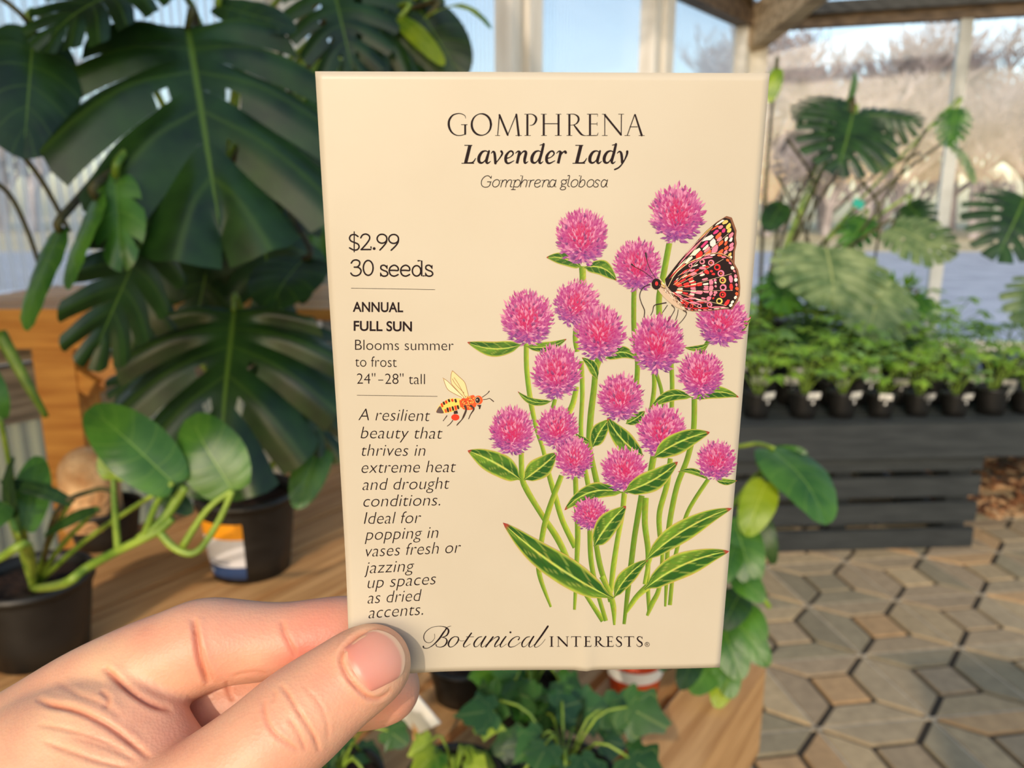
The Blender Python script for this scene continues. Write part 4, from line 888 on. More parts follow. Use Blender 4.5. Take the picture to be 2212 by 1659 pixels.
# left side: posts every 1.2 m, sheets between them, rail and boards
K = [.10, 1.27, 2.45, 3.66, 4.86, 6.06]
wn_ = 0
for i in range(5):
    wn_ += 1; a, b = along(CN, LD, K[i]), along(CN, LD, K[i + 1])
    sheet('window_%d' % wn_, a - LN * .03, b - LN * .03, 1.25, HT, M['poly'])
    wn_ += 1; sheet('window_%d' % wn_, a - LN * .03, b - LN * .03, .05, .95, M['poly_low'])
for i, k in enumerate(K[1:]):
    mb = MB(); p = along(CN, LD, k); mb.box(p + Vector((0, 0, HT / 2)), (.045, .075, HT / 2), ax=(LD, LN, Vector((0, 0, 1)))); mb.box(p + LD * .12 + LN * .02 + Vector((0, 0, HT / 2)), (.03, .045, HT / 2), ax=(LD, LN, Vector((0, 0, 1))))
    tag(st(mb.build('greenhouse_post', M['wood_post'], smooth=False, loc=p)), 'pale wooden post between the ribbed panels', 'post')
mb = MB(); a, b = along(CN, LD, 0), along(CN, LD, 6.2)
mb.beam(a + Vector((0, 0, 1.205)), b + Vector((0, 0, 1.205)), .12, .05); mb.beam(a + Vector((0, 0, 1.13)), b + Vector((0, 0, 1.13)), .05, .10); mb.beam(a + Vector((0, 0, 1.0)), b + Vector((0, 0, 1.0)), .05, .14)
mb.beam(a + Vector((0, 0, .04)), b + Vector((0, 0, .04)), .09, .09)
st(mb.build('trim_1', M['wood_grey'], smooth=False))
mb = MB(); mb.beam(a + LN * .02 + Vector((0, 0, HT + .07)), b + LN * .02 + Vector((0, 0, HT + .07)), .10, .15); st(mb.build('trim_2', M['wood_header'], smooth=False))
# corner post
mb = MB(); mb.box(CN + LN * .02 + RN * .02 + Vector((0, 0, HT / 2)), (.085, .085, HT / 2), ax=(RD, Vector((-RD.y, RD.x, 0)), Vector((0, 0, 1)))); mb.box(CN + LD * .16 + Vector((0, 0, HT / 2)), (.035, .05, HT / 2), ax=(LD, LN, Vector((0, 0, 1))))
tag(st(mb.build('corner_post', M['wood_post'], smooth=False, loc=CN)), 'pale wooden corner post under the rafter', 'post')
# right side: clear glazing
KR = [.10, 1.245, 2.5, 3.75]
for i in range(3): wn_ += 1; sheet('window_%d' % wn_, along(CN, RD, KR[i]), along(CN, RD, KR[i + 1]), .60, HT - .02, M['clear'])
for k in KR[1:]:
    mb = MB(); p = along(CN, RD, k); mb.box(p + Vector((0, 0, HT / 2)), (.036, .03, HT / 2), ax=(RD, RN, Vector((0, 0, 1))))
    tag(st(mb.build('glazing_post', M['metal_post'], smooth=False, loc=p)), 'slim grey post of the clear glazing', 'post')
mb = MB(); a, b = along(CN, RD, 0), along(CN, RD, 4.2)
mb.beam(a + Vector((0, 0, .57)), b + Vector((0, 0, .57)), .09, .06); st(mb.build('trim_3', M['wood_post'], smooth=False))
mb = MB(); mb.beam(a + Vector((0, 0, .27)), b + Vector((0, 0, .27)), .05, .54); st(mb.build('wall_right', M['wood_grey'], smooth=False))
mb = MB(); mb.beam(a + Vector((0, 0, HT + .03)), b + Vector((0, 0, HT + .03)), .07, .07); st(mb.build('trim_4', M['wood_header'], smooth=False))
mb = MB(); mb.beam(a + RN * .03 + Vector((0, 0, HT + .10)), b + RN * .03 + Vector((0, 0, HT + .10)), .10, .07); st(mb.build('trim_5', M['charcoal'], smooth=False))
# roof sheets and rafters over the far end
RT = Vector((.9, 2.6, 3.45))
mb = MB(); z1 = HT + .16
p0, p1, p2 = CN + Vector((0, 0, z1)), along(CN, LD, 3.6) + Vector((0, 0, z1)), along(CN, RD, 4.2) + Vector((0, 0, z1))
vs = [p0, p1, RT + Vector((-.6, -.6, 0)), RT, p2, RT + Vector((2.6, -.4, 0))]
mb.add(vs + [v + Vector((0, 0, .01)) for v in vs], [(0, 1, 2, 3), (0, 3, 5, 4), (6, 9, 8, 7), (6, 10, 11, 9)], None, 0, [(v.x, v.y) for v in vs] * 2); st(mb.build('ceiling', M['roofsheet'], smooth=False))
def rafter(a, b, w, t, m=None):
    mb = MB(); mb.beam(a, b, w, t); return tag(st(mb.build('rafter', m or M['wood_beam'], smooth=False)), 'pale timber rafter rising from the corner', 'rafter')
rafter(CN + Vector((-.02, -.08, HT - .03)), Vector((2.15, 2.95, 3.13)), .11, .24)
rafter(CN + Vector((-.05, -.05, HT + .10)), RT + Vector((-.35, -.1, 0)), .07, .10, M['wood_header'])
rafter(along(CN, RD, KR[1]) + Vector((0, 0, HT + .13)), RT + Vector((1.2, -.2, 0)), .05, .07, M['charcoal'])
# unseen boards added behind the photographer, shaped to block and pass the low sun
WBY = -1.5
mb = MB()
mb.box((-2.5, WBY, 2.86), (1.78, .05, .52)); mb.box((2.0, WBY, .89), (1.70, .06, .89)); mb.box((-2.9, WBY, 1.16), (1.0, .05, 1.16)); mb.box((3.5, WBY, 1.7), (.12, .06, 1.7)); mb.box((1.2, WBY, 3.3), (2.6, .06, .10))
st(mb.build('wall_added_screen', M['wood_grey'], smooth=False))
mb = MB(); a, b = along(CN, LD, 5.2), Vector((-3.9, WBY, 0)); mb.beam(a + Vector((0, 0, 1.3)), b + Vector((0, 0, 1.3)), .05, 2.6, up=(0, 0, 1)); st(mb.build('wall_added_side', M['wood_grey'], smooth=False))  # unseen, added as solid boards to keep out side light
mb = MB(); mb.box((-2.3, .5, 3.36), (1.65, 2.0, .02)); st(mb.build('ceiling_added_shade', M['wood_grey'], smooth=False))  # unseen opaque patch added to shade the upper left
mb = MB(); mb.box((1.65, .5, 3.37), (2.3, 2.0, .006)); o = mb.build('ceiling_sheet', M['clear'], smooth=False); st(o)
# ------------------------------------------------------------------ outside
M['asphalt'] = mat_noise('pale_asphalt', (158, 160, 166), (184, 186, 190), 1.4, .85, detail=8)
M['dry_grass'] = mat_noise('dry_winter_grass', (186, 166, 118), (222, 204, 156), .5, .95, detail=8)
M['gravel'] = mat_noise('pale_gravel', (196, 184, 160), (226, 214, 190), 3, .9)
def flat(name, x0, x1, y0, y1, z, m):
    mb = MB(); mb.box(((x0 + x1) / 2, (y0 + y1) / 2, z - .05), ((x1 - x0) / 2, (y1 - y0) / 2, .05)); return st(mb.build(name, m, smooth=False))
flat('ground_gravel', -12, 14, 7.1, 8.2, -.06, M['gravel']); flat('ground_asphalt', -90, 90, 8.2, 27, -.07, M['asphalt']); flat('ground_field', -160, 160, 27, 130, -.06, M['dry_grass'])
flat('ground_side', -60, -4.0, -6, 8.2, -.08, M['gravel'])
M['bark_pale'] = mat_noise('pale_bare_bark', (150, 138, 136), (190, 180, 178), 2, .9)
def bare_tree_mesh(seed, h):
    r = random.Random(seed); mb = MB()
    def br(p, d, L, rad, lev):
        n_ = 3; pts = [p]; q = p
        for i in range(n_):
            d = (d + Vector((r.uniform(-.18, .18), r.uniform(-.18, .18), r.uniform(-.02, .14)))).normalized(); q = q + d * L / n_; pts.append(q)
        mb.tube(pts, [rad, rad * .85, rad * .7, rad * .55], 5 if lev < 2 else 3, cap=False)
        if lev >= 5: return
        k = (6, 5, 4, 4, 3)[lev]
        for i in range(k):
            t = r.uniform(.45, 1.0) if lev else r.uniform(.3, 1.0); s = pts[min(n_, int(t * n_))]
            a = r.uniform(0, 6.28); e = r.uniform(.35, .85); u = Vector((math.cos(a), math.sin(a), 0)); nd = (d * math.cos(e) + u * math.sin(e) + Vector((0, 0, .12))).normalized()
            br(s, nd, L * r.uniform(.55, .78), max(rad * .52, .024), lev + 1)
    br(Vector((0, 0, 0)), Vector((0, 0, 1)), h * .34, h * .02, 0); return mb
TM = []
for s in range(3):
    o = bare_tree_mesh(40 + s, 12.5).build('bare_tree', M['bark_pale'], smooth=True, loc=(0, 0, 0)); TM.append(o)
k = 0
tr_r = random.Random(3)
for row, (yy, sp_, x0, x1) in enumerate(((38, 2.7, 8, 34), (50, 3.0, -52, 54))):
    x = x0
    while x < x1:
        if row == 1 and -26 < x < 13: x += sp_; continue
        if k < 3: o = TM[k]
        else: o = TM[k % 3].copy(); COL.objects.link(o)
        s = tr_r.uniform(1.1, 1.5) * (1.15 if row else .85); o.location = (x + tr_r.uniform(-1, 1), yy + tr_r.uniform(-4, 4), -.1); o.rotation_euler = (0, 0, tr_r.uniform(0, 6.28)); o.scale = (s, s, s)
        tag(o, 'leafless pale tree in the far tree line beyond the glazing', 'tree', 'bare trees along the far field'); k += 1; x += sp_ * tr_r.uniform(.8, 1.2)
# ------------------------------------------------------------------ leaves
def sstep(a, b, x):
    t = min(1, max(0, (x - a) / (b - a))); return t * t * (3 - 2 * t)
def blade(mb, base, tip, wr, up, bow_=.06, fold=.12, curl=.18, lobes=0, slit=.5, gap=.4, back=150, corr=.012, cx=.42, seed=0, holes=False, twist=0.0, point=.0, nu=7, sweep=0.0):
    """one leaf blade; base = where the stalk joins, tip = point, wr = width / length"""
    base = Vector(base); tip = Vector(tip); X = (tip - base); L = X.length; X.normalize(); up = Vector(up); Z = (up - X * up.dot(X)).normalized(); Y = Z.cross(X)
    r = random.Random(seed); nl = lobes if lobes else 6; per = 4 if lobes else 2; corr = corr if lobes else corr * .35
    vs = []; uv = []; fs = []
    for side in (-1, 1):
        for li in range(nl):
            q0, q1 = li / nl, (li + 1) / nl; qc = (q0 + q1) / 2; sl = slit + r.uniform(-.12, .12); gp = gap * r.uniform(.6, 1.2) * (1 if 0 < li < nl - 1 or li == 0 else .6)
            lobe_len = 1 + r.uniform(-.05, .05) if lobes else 1
            o = len(vs); cols = per + 1
            for i in range(nu + 1):
                u = i / nu
                for k in range(cols):
                    q = q0 + (q1 - q0) * k / per; g = gp * sstep(sl, 1.0, u) if lobes else 0
                    qq = qc + (q - qc) * (1 - g)
                    s0 = .86 * (1 - sweep * (1 - qq ** 3)) * qq ** 1.15; ang = math.radians(back * (1 - qq))
                    rx = .60 if ang < math.pi / 2 else .52; ex = cx + (1 - cx) * math.cos(ang) if ang < math.pi / 2 else cx + rx * math.cos(ang)
                    ey = .5 * wr * math.sin(ang) ** (1 - .25 * point) * (1 - point * .35 * max(0, math.cos(ang)))
                    rr = u * lobe_len; bend = math.sin(math.pi * u) * .05
                    if lobes: rr *= 1 - .06 * (2 * k / per - 1) ** 2 * u
                    x = s0 + (ex - s0) * rr - bend * .6; y = (ey) * rr
                    yy = y / (.5 * wr)
                    z = bow_ * 4 * x * (1 - x) + fold * abs(y) - curl * yy * yy * wr * .5 + corr * math.cos((2 * k / per - 1) * math.pi) * sstep(.05, .5, u)
                    z += .012 * math.sin(7 * x + 5 * y * side + seed)
                    a = twist * x; y2 = side * y * math.cos(a) - z * math.sin(a); z2 = side * y * math.sin(a) + z * math.cos(a)
                    vs.append(base + X * x * L + Y * y2 * L + Z * z2 * L); uv.append((li + k / per, u * (.35 + ey / max(.5 * wr, .01) * .65)))
            for i in range(nu):
                for k in range(per):
                    if holes and lobes and i == 2 and k == per - 1 and 1 < li < nl - 1 and r.random() < .7: continue
                    a_, b_, c_, d_ = o + i * cols + k, o + i * cols + k + 1, o + (i + 1) * cols + k + 1, o + (i + 1) * cols + k
                    fs.append((a_, b_, c_, d_) if side > 0 else (d_, c_, b_, a_))
    mb.add(vs, fs, None, 0, uv)
def leaf(parent, base, tip, wr, mat_, up=None, name='leaf', **kw):
    mb = MB()
    if up is None: c = (Vector(base) + Vector(tip)) / 2; up = (EYE - c).normalized() + Vector((0, 0, .35))
    blade(mb, base, tip, wr, up, **kw); return mb.build(name, mat_, parent)
def stalk(parent, pts, r0, r1, mat_=None, name='stem', seg=7):
    P = cr([tuple(p) for p in pts], 5); n = len(P) - 1; mb = MB(); mb.tube(P, [r0 + (r1 - r0) * i / n for i in range(n + 1)], seg); return mb.build(name, mat_ or M['stem'], parent)
def pot(parent, c, r, h, m=None, rim=.006, soil=True):
    c = Vector(c); m = m or M['pot_black']; mb = MB(); b = r * .78
    mb.lathe([(0, 0), (b, 0), (b + (r - b) * .3, h * .3), (r * .965, h * .88), (r * .965, h * .885), (r + rim * .3, h * .885), (r + rim * .3, h), (r - .004, h), (r * .95, h * .86), (b * .9, .01), (0, .01)], c)
    o = mb.build('pot', m, parent)
    if soil:
        mb = MB(); vs = [c + Vector((0, 0, h * .84))]; fs = []; rr = random.Random(int(c.x * 1000) & 255)
        for ring in range(1, 6):
            for k in range(20): a = 6.2832 * k / 20; q = r * .93 * ring / 5; vs.append(c + Vector((q * math.cos(a), q * math.sin(a), h * .84 + (rr.uniform(-.004, .006) if ring < 5 else 0))))
        for k in range(20): fs.append((0, 1 + k, 1 + (k + 1) % 20))
        for ring in range(4):
            for k in range(20): a = 1 + ring * 20; fs.append((a + k, a + 20 + k, a + 20 + (k + 1) % 20, a + (k + 1) % 20))
        mb.add(vs, fs); mb.build('soil', M['soil'], parent)
    return o
def frame(parent_loc): return Matrix.Translation(Vector(parent_loc))

# ------------------------------------------------------------------ bench on the left
BH = .75; BE = Vector((.246, .853, 0)); BD = Vector((.573, .819, 0)).normalized(); BN = Vector((-BD.y, BD.x, 0))
def align_x(o, d):
    a = math.atan2(d.y, d.x); R_ = Matrix.Rotation(a, 4, 'Z'); o.data.transform(R_.inverted()); o.matrix_basis = o.matrix_basis @ R_
def make_bench(label, w0, n_, s0, s1):
    bench = thing('slatted_bench', label, 'bench', BE + BN * w0 + BD * s0); mb = MB(); w_ = w0; bw = .087
    for i in range(n_):
        z = BH - .014 + .0015 * math.sin(i * 3.1); o_ = BE + BN * (w_ + bw / 2) + Vector((0, 0, z)); mb.beam(o_ + BD * s0, o_ + BD * s1, bw, .028); w_ += bw + .016
    o = mb.build('slatted_top', M['wood_bench'], bench, smooth=False); align_x(o, BD)
    mb = MB()
    for t in (w0 + .012, w_ - .02): mb.beam(BE + BN * t + BD * s0 + Vector((0, 0, BH - .09)), BE + BN * t + BD * s1 + Vector((0, 0, BH - .09)), .024, .12)
    o = mb.build('apron', M['wood_bench'], bench, smooth=False); align_x(o, BD)
    for s in (s0 + .1, s1 - .08):
        for t in (w0 + .06, w_ - .07):
            mb = MB(); p = BE + BD * s + BN * t; mb.box(p + Vector((0, 0, (BH - .03) / 2)), (.035, .035, (BH - .03) / 2), ax=(BD, BN, Vector((0, 0, 1)))); mb.build('leg', M['wood_bench'], bench, smooth=False)
make_bench('pine slatted bench at bottom centre, its corner ending beside the paved floor', 0, 5, -1.3, .26)
make_bench('pine slatted bench at the left under the black pots', .525, 8, -1.3, .90)
# ------------------------------------------------------------------ raised stand at the wall with the large dark pot
SH = 1.02
ps = W(470, 640, 1.62); sc_ = Vector((ps.x, ps.y, 0))
stand = thing('plant_stand', 'orange pine stand with post and cross beam at the left behind the bench', 'plant stand', Vector((-1.02, 1.72, 0)))
mb = MB(); pa, pb_ = W(-120, 716, 1.72), W(232, 724, 1.72); pa.z = pb_.z = (pa.z + pb_.z) / 2; mb.beam(pa, pb_, .05, .062); o = mb.build('cross_beam', M['wood_orange'], stand, smooth=False)
pp = W(152, 860, 1.76)
for dx in (0, -.62):
    mb = MB(); mb.box((pp.x + dx, pp.y, (pb_.z - .03) / 2), (.045, .045, (pb_.z - .03) / 2)); mb.build('post', M['wood_orange'], stand, smooth=False)
mb = MB(); mb.beam(W(95, 760, 1.74), W(215, 835, 1.74), .04, .06, up=(0, -1, 0)); mb.beam(W(215, 820, 1.76), W(330, 740, 1.78), .04, .06, up=(0, -1, 0)); mb.build('brace', M['wood_orange'], stand, smooth=False)
mb = MB(); q = Vector(((pa.x + .55), pa.y + .28, pb_.z + .015)); 
for i in range(5): mb.box((pa.x + .62, pa.y + .02 + .112 * i, pb_.z + .045), (.66, .048, .013))
mb.build('slatted_top', M['wood_orange'], stand, smooth=False)
mb = MB(); mb.box((pa.x + 1.22, pa.y + .50, (pb_.z + .03) / 2), (.04, .04, (pb_.z + .03) / 2)); mb.build('post', M['wood_grey'], stand, smooth=False)
STZ = pb_.z + .058
# ------------------------------------------------------------------ big monstera, upper left
pc = Vector((W(470, 640, 1.95).x, pa.y + .24, STZ))
mon = thing('potted_monstera', 'large dark monstera with split hanging leaves in a black pot, filling the upper left', 'potted plant', pc, )
pot(mon, pc, .17, .20)
top = pc + Vector((0, 0, .18))
def ml(b, t, wr, m='leaf_dark', lobes=7, **kw):
    B_ = W(*b); T_ = W(*t); o = leaf(mon, B_, T_, wr, M[m], lobes=lobes, seed=rnd.randint(0, 99), **kw)
    mid = (B_ + top) / 2 + Vector((rnd.uniform(-.05, .05), .08, .16)); stalk(mon, [top + Vector((rnd.uniform(-.04, .04), 0, 0)), mid, B_ + Vector((0, .03, .03)), B_], .0075, .005, M['stem'] if rnd.random() < .6 else M['stem_dark'])
    return o
ml((405, 62, 1.15), (488, 575, 1.02), 1.02, lobes=5, slit=.48, gap=.20, holes=True, corr=.034, curl=.32, nu=10, back=158, sweep=.4)
ml((72, 70, 1.05), (50, 345, 1.0), .62, lobes=0, curl=.25, up=Vector((.55, -.8, .2)))
ml((330, -50, 1.1), (80, 110, 1.0), .75, slit=.55, gap=.3, up=Vector((.1, -.6, .8)))
ml((470, 15, 1.2), (640, 70, 1.2), .5, lobes=0, up=Vector((0, -.7, .6)))
ml((710, -60, 1.5), (770, 190, 1.45), .85, slit=.5, gap=.35, holes=True)
ml((640, 250, 1.55), (600, 520, 1.5), .55, slit=.55, gap=.3, holes=True)
ml((860, -70, 1.55), (800, 165, 1.5), 1.0, slit=.5, gap=.3, holes=True)
ml((760, -30, 1.8), (930, 190, 1.75), .85, slit=.6, gap=.25)
ml((905, 20, 1.5), (1000, 175, 1.5), .7, lobes=0)
ml((925, 35, 1.45), (1062, 62, 1.42), .34, 'leaf_yellowgreen', lobes=0, up=Vector((0, -.35, 1)), bow_=.2, curl=.05)
ml((862, 40, 1.5), (960, 140, 1.45), .25, 'leaf_lime', lobes=0)
ml((740, 135, 1.9), (640, 185, 1.85), .55, 'leaf_yellowgreen', lobes=0); ml((750, 190, 1.9), (612, 262, 1.85), .42, 'leaf_yellowgreen', lobes=0); ml((700, 250, 1.8), (678, 420, 1.8), .5, 'leaf_mid', lobes=0)
ml((650, 225, 1.7), (708, 610, 1.7), .55, 'leaf_mid', lobes=4, slit=.5)
ml((330, 430, 1.05), (185, 800, 1.02), .6, slit=.5, gap=.35, up=Vector((.75, -.6, .1)))
ml((210, 430, .98), (150, 625, .92), .42, 'leaf_mid', lobes=0, up=Vector((-.5, -.8, .1)), curl=.4)
ml((130, 500, 1.0), (60, 715, .96), .40, 'leaf_mid', lobes=0, up=Vector((-.4, -.8, .1)), curl=.3)
ml((250, 380, 1.0), (268, 590, .98), .5, 'leaf_mid', lobes=3, up=Vector((.2, -.9, .1)))
ml((330, 500, 1.3), (300, 800, 1.3), .55, lobes=4, up=Vector((.3, -.9, .2)))
ml((655, 560, 1.35), (585, 668, 1.25), .95, 'leaf_dark', lobes=0, up=Vector((0, -.35, 1)), curl=.1)
ml((560, 420, 1.5), (590, 700, 1.5), .9, lobes=5)
ml((470, 470, 1.5), (420, 720, 1.5), 1.0, lobes=5)
for p in ([(-30, 380, 1.1), (20, 420, 1.1), (60, 500, 1.12), (90, 590, 1.15)], [(20, 300, 1.05), (90, 390, 1.05), (150, 500, 1.1)], [(-20, -20, 1.0), (40, 25, 1.0), (75, 70, 1.05)], [(60, 290, 1.1), (110, 262, 1.1), (160, 245, 1.12)], [(-20, 118, 1.2), (60, 118, 1.2)]):
    stalk(mon, [W(*q) for q in p], .004, .003, M['stem_dark'], 'aerial_root')
# ------------------------------------------------------------------ second monstera with the wide sunlit leaf, in a pot with a coloured label
c = G(545, 1225, BH); c.z = BH
m2 = thing('potted_monstera', 'monstera with one broad sunlit leaf in a black pot with an orange and white label', 'potted plant', c)
pot(m2, c, .094, .165)
t2 = c + Vector((0, 0, .15))
def ml2(b, t, wr, m='leaf_dark', lobes=7, **kw):
    B_ = W(*b); T_ = W(*t); leaf(m2, B_, T_, wr, M[m], lobes=lobes, seed=rnd.randint(0, 99), **kw); stalk(m2, [t2, (t2 + B_) / 2 + Vector((.02, .05, .05)), B_ + Vector((0, .02, .02)), B_], .007, .004, M['stem'])
ml2((505, 672, 1.32), (478, 1085, 1.22), 1.16, lobes=5, slit=.58, gap=.18, corr=.035, up=Vector((.10, -.80, .5)), curl=.3, nu=10, holes=True, sweep=.55)
ml2((600, 700, 1.45), (720, 1010, 1.4), .72, slit=.55, gap=.3, up=Vector((.3, -.8, .5)))
ml2((360, 760, 1.5), (240, 870, 1.45), .9, lobes=5, up=Vector((-.2, -.8, .6)))
ml2((480, 940, 1.38), (360, 1060, 1.3), .7, lobes=0)
ml2((700, 940, 1.42), (640, 1100, 1.36), .45, 'leaf_mid', lobes=0)
# label: a thin sleeve round the pot's front left
mb = MB(); LC = [(.0, .22, lin((40, 66, 110))), (.22, .72, lin((214, 214, 218))), (.72, 1.0, lin((240, 160, 30)))]
def r_at(z): b_ = .094 * .78; q = z / .165; return (b_ + (.094 - b_) * .3 * q / .3 if q < .3 else b_ + (.094 - b_) * .3 + (.094 * .965 - b_ - (.094 - b_) * .3) * (q - .3) / .58) + .0012
z0, z1 = .012, .128; a0, a1 = math.radians(-143), math.radians(-78); nn = 14
def lab(zl, zh, aa, ab, col, e=0):
    vs = []
    for i in range(nn + 1):
        a = aa + (ab - aa) * i / nn
        for z in (zl, zh): vs.append(c + Vector(((r_at(z) + e) * math.cos(a), (r_at(z) + e) * math.sin(a), z)))
    mb.add(vs, [(2 * i, 2 * i + 2, 2 * i + 3, 2 * i + 1) for i in range(nn)], col)
for f0, f1, cl in LC: lab(z0 + (z1 - z0) * f0, z0 + (z1 - z0) * f1, a0, a1, cl)
lab(.043, .046, a0 + .2, a0 + .75, lin((50, 60, 90)), .0006); lab(.049, .0505, a0 + .15, a0 + .8, lin((110, 116, 140)), .0006); lab(.020, .028, a0 + .06, a0 + .22, lin((170, 180, 200)), .0006)
M['label_print'] = mat_attr('printed_label', .4); mb.build('label', M['label_print'], m2)
# ------------------------------------------------------------------ philodendron in the near left pot
c = G(92, 1405, BH); c.z = BH
ph = thing('potted_philodendron', 'philodendron with glossy pointed leaves spilling from a black pot, nearest pot at left', 'potted plant', c)
pot(ph, c, .088, .135)
t3 = c + Vector((0, 0, .11))
def pl(b, t, wr, m='leaf_mid', frm=None, **kw):
    B_ = W(*b); T_ = W(*t); kw.setdefault('bow_', .10); kw.setdefault('point', .6); leaf(ph, B_, T_, wr, M[m], seed=rnd.randint(0, 99), **kw)
    S_ = W(*frm) if frm else t3; stalk(ph, [S_, (S_ + B_) / 2 + Vector((0, 0, .01)), B_], .0045, .003)
vine = [(135, 1262, .93), (190, 1225, .92), (245, 1195, .91), (300, 1168, .90), (345, 1145, .90), (372, 1120, .90)]
stalk(ph, [t3] + [W(*q) for q in vine], .006, .005)
pl((373, 1042, .88), (192, 880, .90), .52, frm=(310, 1163, .90), up=Vector((.1, -.75, .7)))
pl((502, 1058, .90), (412, 898, .92), .74, frm=(395, 1180, .90), up=Vector((-.1, -.8, .6)))
stalk(ph, [W(345, 1150, .90), W(380, 1185, .9), W(425, 1192, .9), W(470, 1130, .9), W(502, 1060, .9)], .005, .0035)
pl((245, 1034, .9), (268, 945, .92), .85, 'leaf_lime', frm=(255, 1190, .91))
stalk(ph, [W(300, 1165, .9), W(355, 1120, .9), W(400, 1050, .9)], .0055, .006)
pl((52, 1140, .95), (84, 985, 1.0), .45, frm=None, up=Vector((.5, -.8, .2)))
pl((40, 1150, .95), (30, 985, .95), .35, 'leaf_dark', up=Vector((-.5, -.8, .2)))
pl((150, 1085, .95), (0, 1040, .95), .22, 'leaf_dark', up=Vector((0, -.5, .8)))
pl((210, 1100, .98), (95, 1160, .95), .28, 'leaf_dark', up=Vector((0, -.6, .8)))
pl((345, 1060, .92), (415, 1110, .92), .6, 'leaf_dark')
pl((10, 1090, .9), (-60, 1160, .85), .6, 'leaf_mid'); pl((0, 900, 1.0), (-40, 770, 1.0), .4, 'leaf_mid', up=Vector((.6, -.7, .1)))
stalk(ph, [t3, W(60, 1180, .93), W(0, 1205, .92), W(-60, 1230, .9)], .006, .005); stalk(ph, [W(0, 720, 1.1), W(60, 830, 1.1), W(100, 900, 1.12)], .01, .004, M['stem'], 'leaf_tip')
stalk(ph, [t3 + Vector((0, .02, 0)), W(120, 1110, .97), W(200, 1060, .97), W(240, 1060, .96)], .004, .003, M['stem_dark'])
# ------------------------------------------------------------------ coir pole plant
c = G(232, 1170, BH); c.z = BH
cp_ = thing('coir_pole_planter', 'round-topped coconut fibre pole rising from a small dark pot behind the philodendron', 'moss pole', c)
pot(cp_, c, .075, .085, M['pot_black'])
cpx = W(170, 1030, (c - EYE).dot(FWD)); bx_, by_ = cpx.x, cpx.y; tz = W(176, 945, (c - EYE).dot(FWD)).z; dx_ = Vector((bx_ + .0, c.y, 0))
mb = MB(); R_ = .057; base_ = Vector((c.x - .01, c.y - .02, c.z + .05)); prof = [(0, 0), (R_, 0)]
H_ = tz - base_.z
for k in range(9): a = math.pi / 2 * k / 8; prof.append((R_ * math.cos(a) + .0, H_ - R_ + R_ * math.sin(a)))
mb.lathe(prof, base_, 30); mb.build('coir_pole', M['coir'], cp_)
# ------------------------------------------------------------------ plants at the near edge of the bench
def ivy_leaf(mb, c_, d, s, up, seed=0):
    r = random.Random(seed); d = Vector(d).normalized(); up = Vector(up); Z = (up - d * up.dot(d)).normalized(); Y = Z.cross(d)
    P = [(-.02, 0), (-.20, .20), (-.10, .44), (.12, .42), (.30, .56), (.50, .34), (.90, 0), (.50, -.34), (.30, -.56), (.12, -.42), (-.10, -.44), (-.20, -.20)]
    P = [(a * (1 + r.uniform(-.1, .1)), b * (1 + r.uniform(-.1, .1))) for a, b in cr(P, 3, True)]
    vs = [c_ + d * s * .22]; uv = [(.5, 0)]
    for a, b in P: vs.append(c_ + d * a * s + Y * b * s + Z * (-.25 * b * b * s - .12 * a * a * s)); uv.append(((math.atan2(b, a - .2) / 1.05 + .5), .3 + abs(b)))
    mb.add(vs, [(0, 1 + k, 1 + (k + 1) % len(P)) for k in range(len(P))], None, 0, uv)
def foliage_ivy(parent, c_, spread, n, s, seed, mat_, up=Vector((0, -.7, .8)), zc=.06):
    r = random.Random(seed); mb = MB(); ms = MB()
    for k in range(n):
        a = r.uniform(0, 6.28); q = spread * math.sqrt(r.random()); e = Vector((q * math.cos(a), q * math.sin(a) * .9, zc + r.uniform(-.03, .06) - q * .25)); p = c_ + e
        dd = Vector((math.cos(a) + r.uniform(-.5, .5), math.sin(a) - .6 + r.uniform(-.4, .4), r.uniform(-.5, .1)))
        ivy_leaf(mb, p, dd, s * r.uniform(.7, 1.2), up + Vector((r.uniform(-.5, .5), r.uniform(-.3, .3), 0)), seed + k)
        if k % 2 == 0: ms.tube([tuple(x) for x in cr([tuple(c_ + Vector((0, 0, .0))), tuple(c_ + e * .5 + Vector((0, 0, .03))), tuple(p)], 3)], .0016, 5)
    mb.build('foliage', mat_, parent); ms.build('stem', M['stem'], parent)
def small_pot(name, label, px, py, r, h, n, s, seed, m=None, lm='leaf_ivy', spread=None, cat='potted plant', zc=.06):
    c = G(px, py, BH); c.z = BH; t = thing(name, label, cat, c); pot(t, c, r, h, m); foliage_ivy(t, c + Vector((0, 0, h)), spread or r * 1.5, n, s, seed, M[lm], zc=zc); return t, c
small_pot('potted_ivy', 'dark green ivy in a black pot under the thumb', 735, 1800, .052, .075, 18, .040, 11, spread=.06, zc=.03)
t_, c_ = small_pot('potted_ivy', 'yellow-green young ivy in a black pot with a wooden tag stake, at the bottom centre', 985, 1790, .056, .07, 9, .036, 12, lm='leaf_yellowgreen', spread=.035, zc=.018)
small_pot('potted_ivy', 'bushy ivy with lobed leaves in a black pot at the near bench edge', 1215, 1790, .06, .072, 28, .048, 14, spread=.085, zc=.045)
small_pot('potted_ivy', 'broad-leaved green ivy in a black pot below the printed flowers', 1150, 1590, .055, .07, 20, .052, 19, spread=.06, lm='leaf_mid', zc=.04)
t_o, c_o = small_pot('potted_cutting', 'small cutting in an orange pot with a white paper band', 1368, 1505, .042, .075, 6, .03, 17, m=M['pot_orange'], lm='leaf_mid')
mb = MB(); nn = 14; z0, z1 = .046, .065
def r_o(z): return .042 * (.78 + .22 * z / .075) + .0022
vs = []
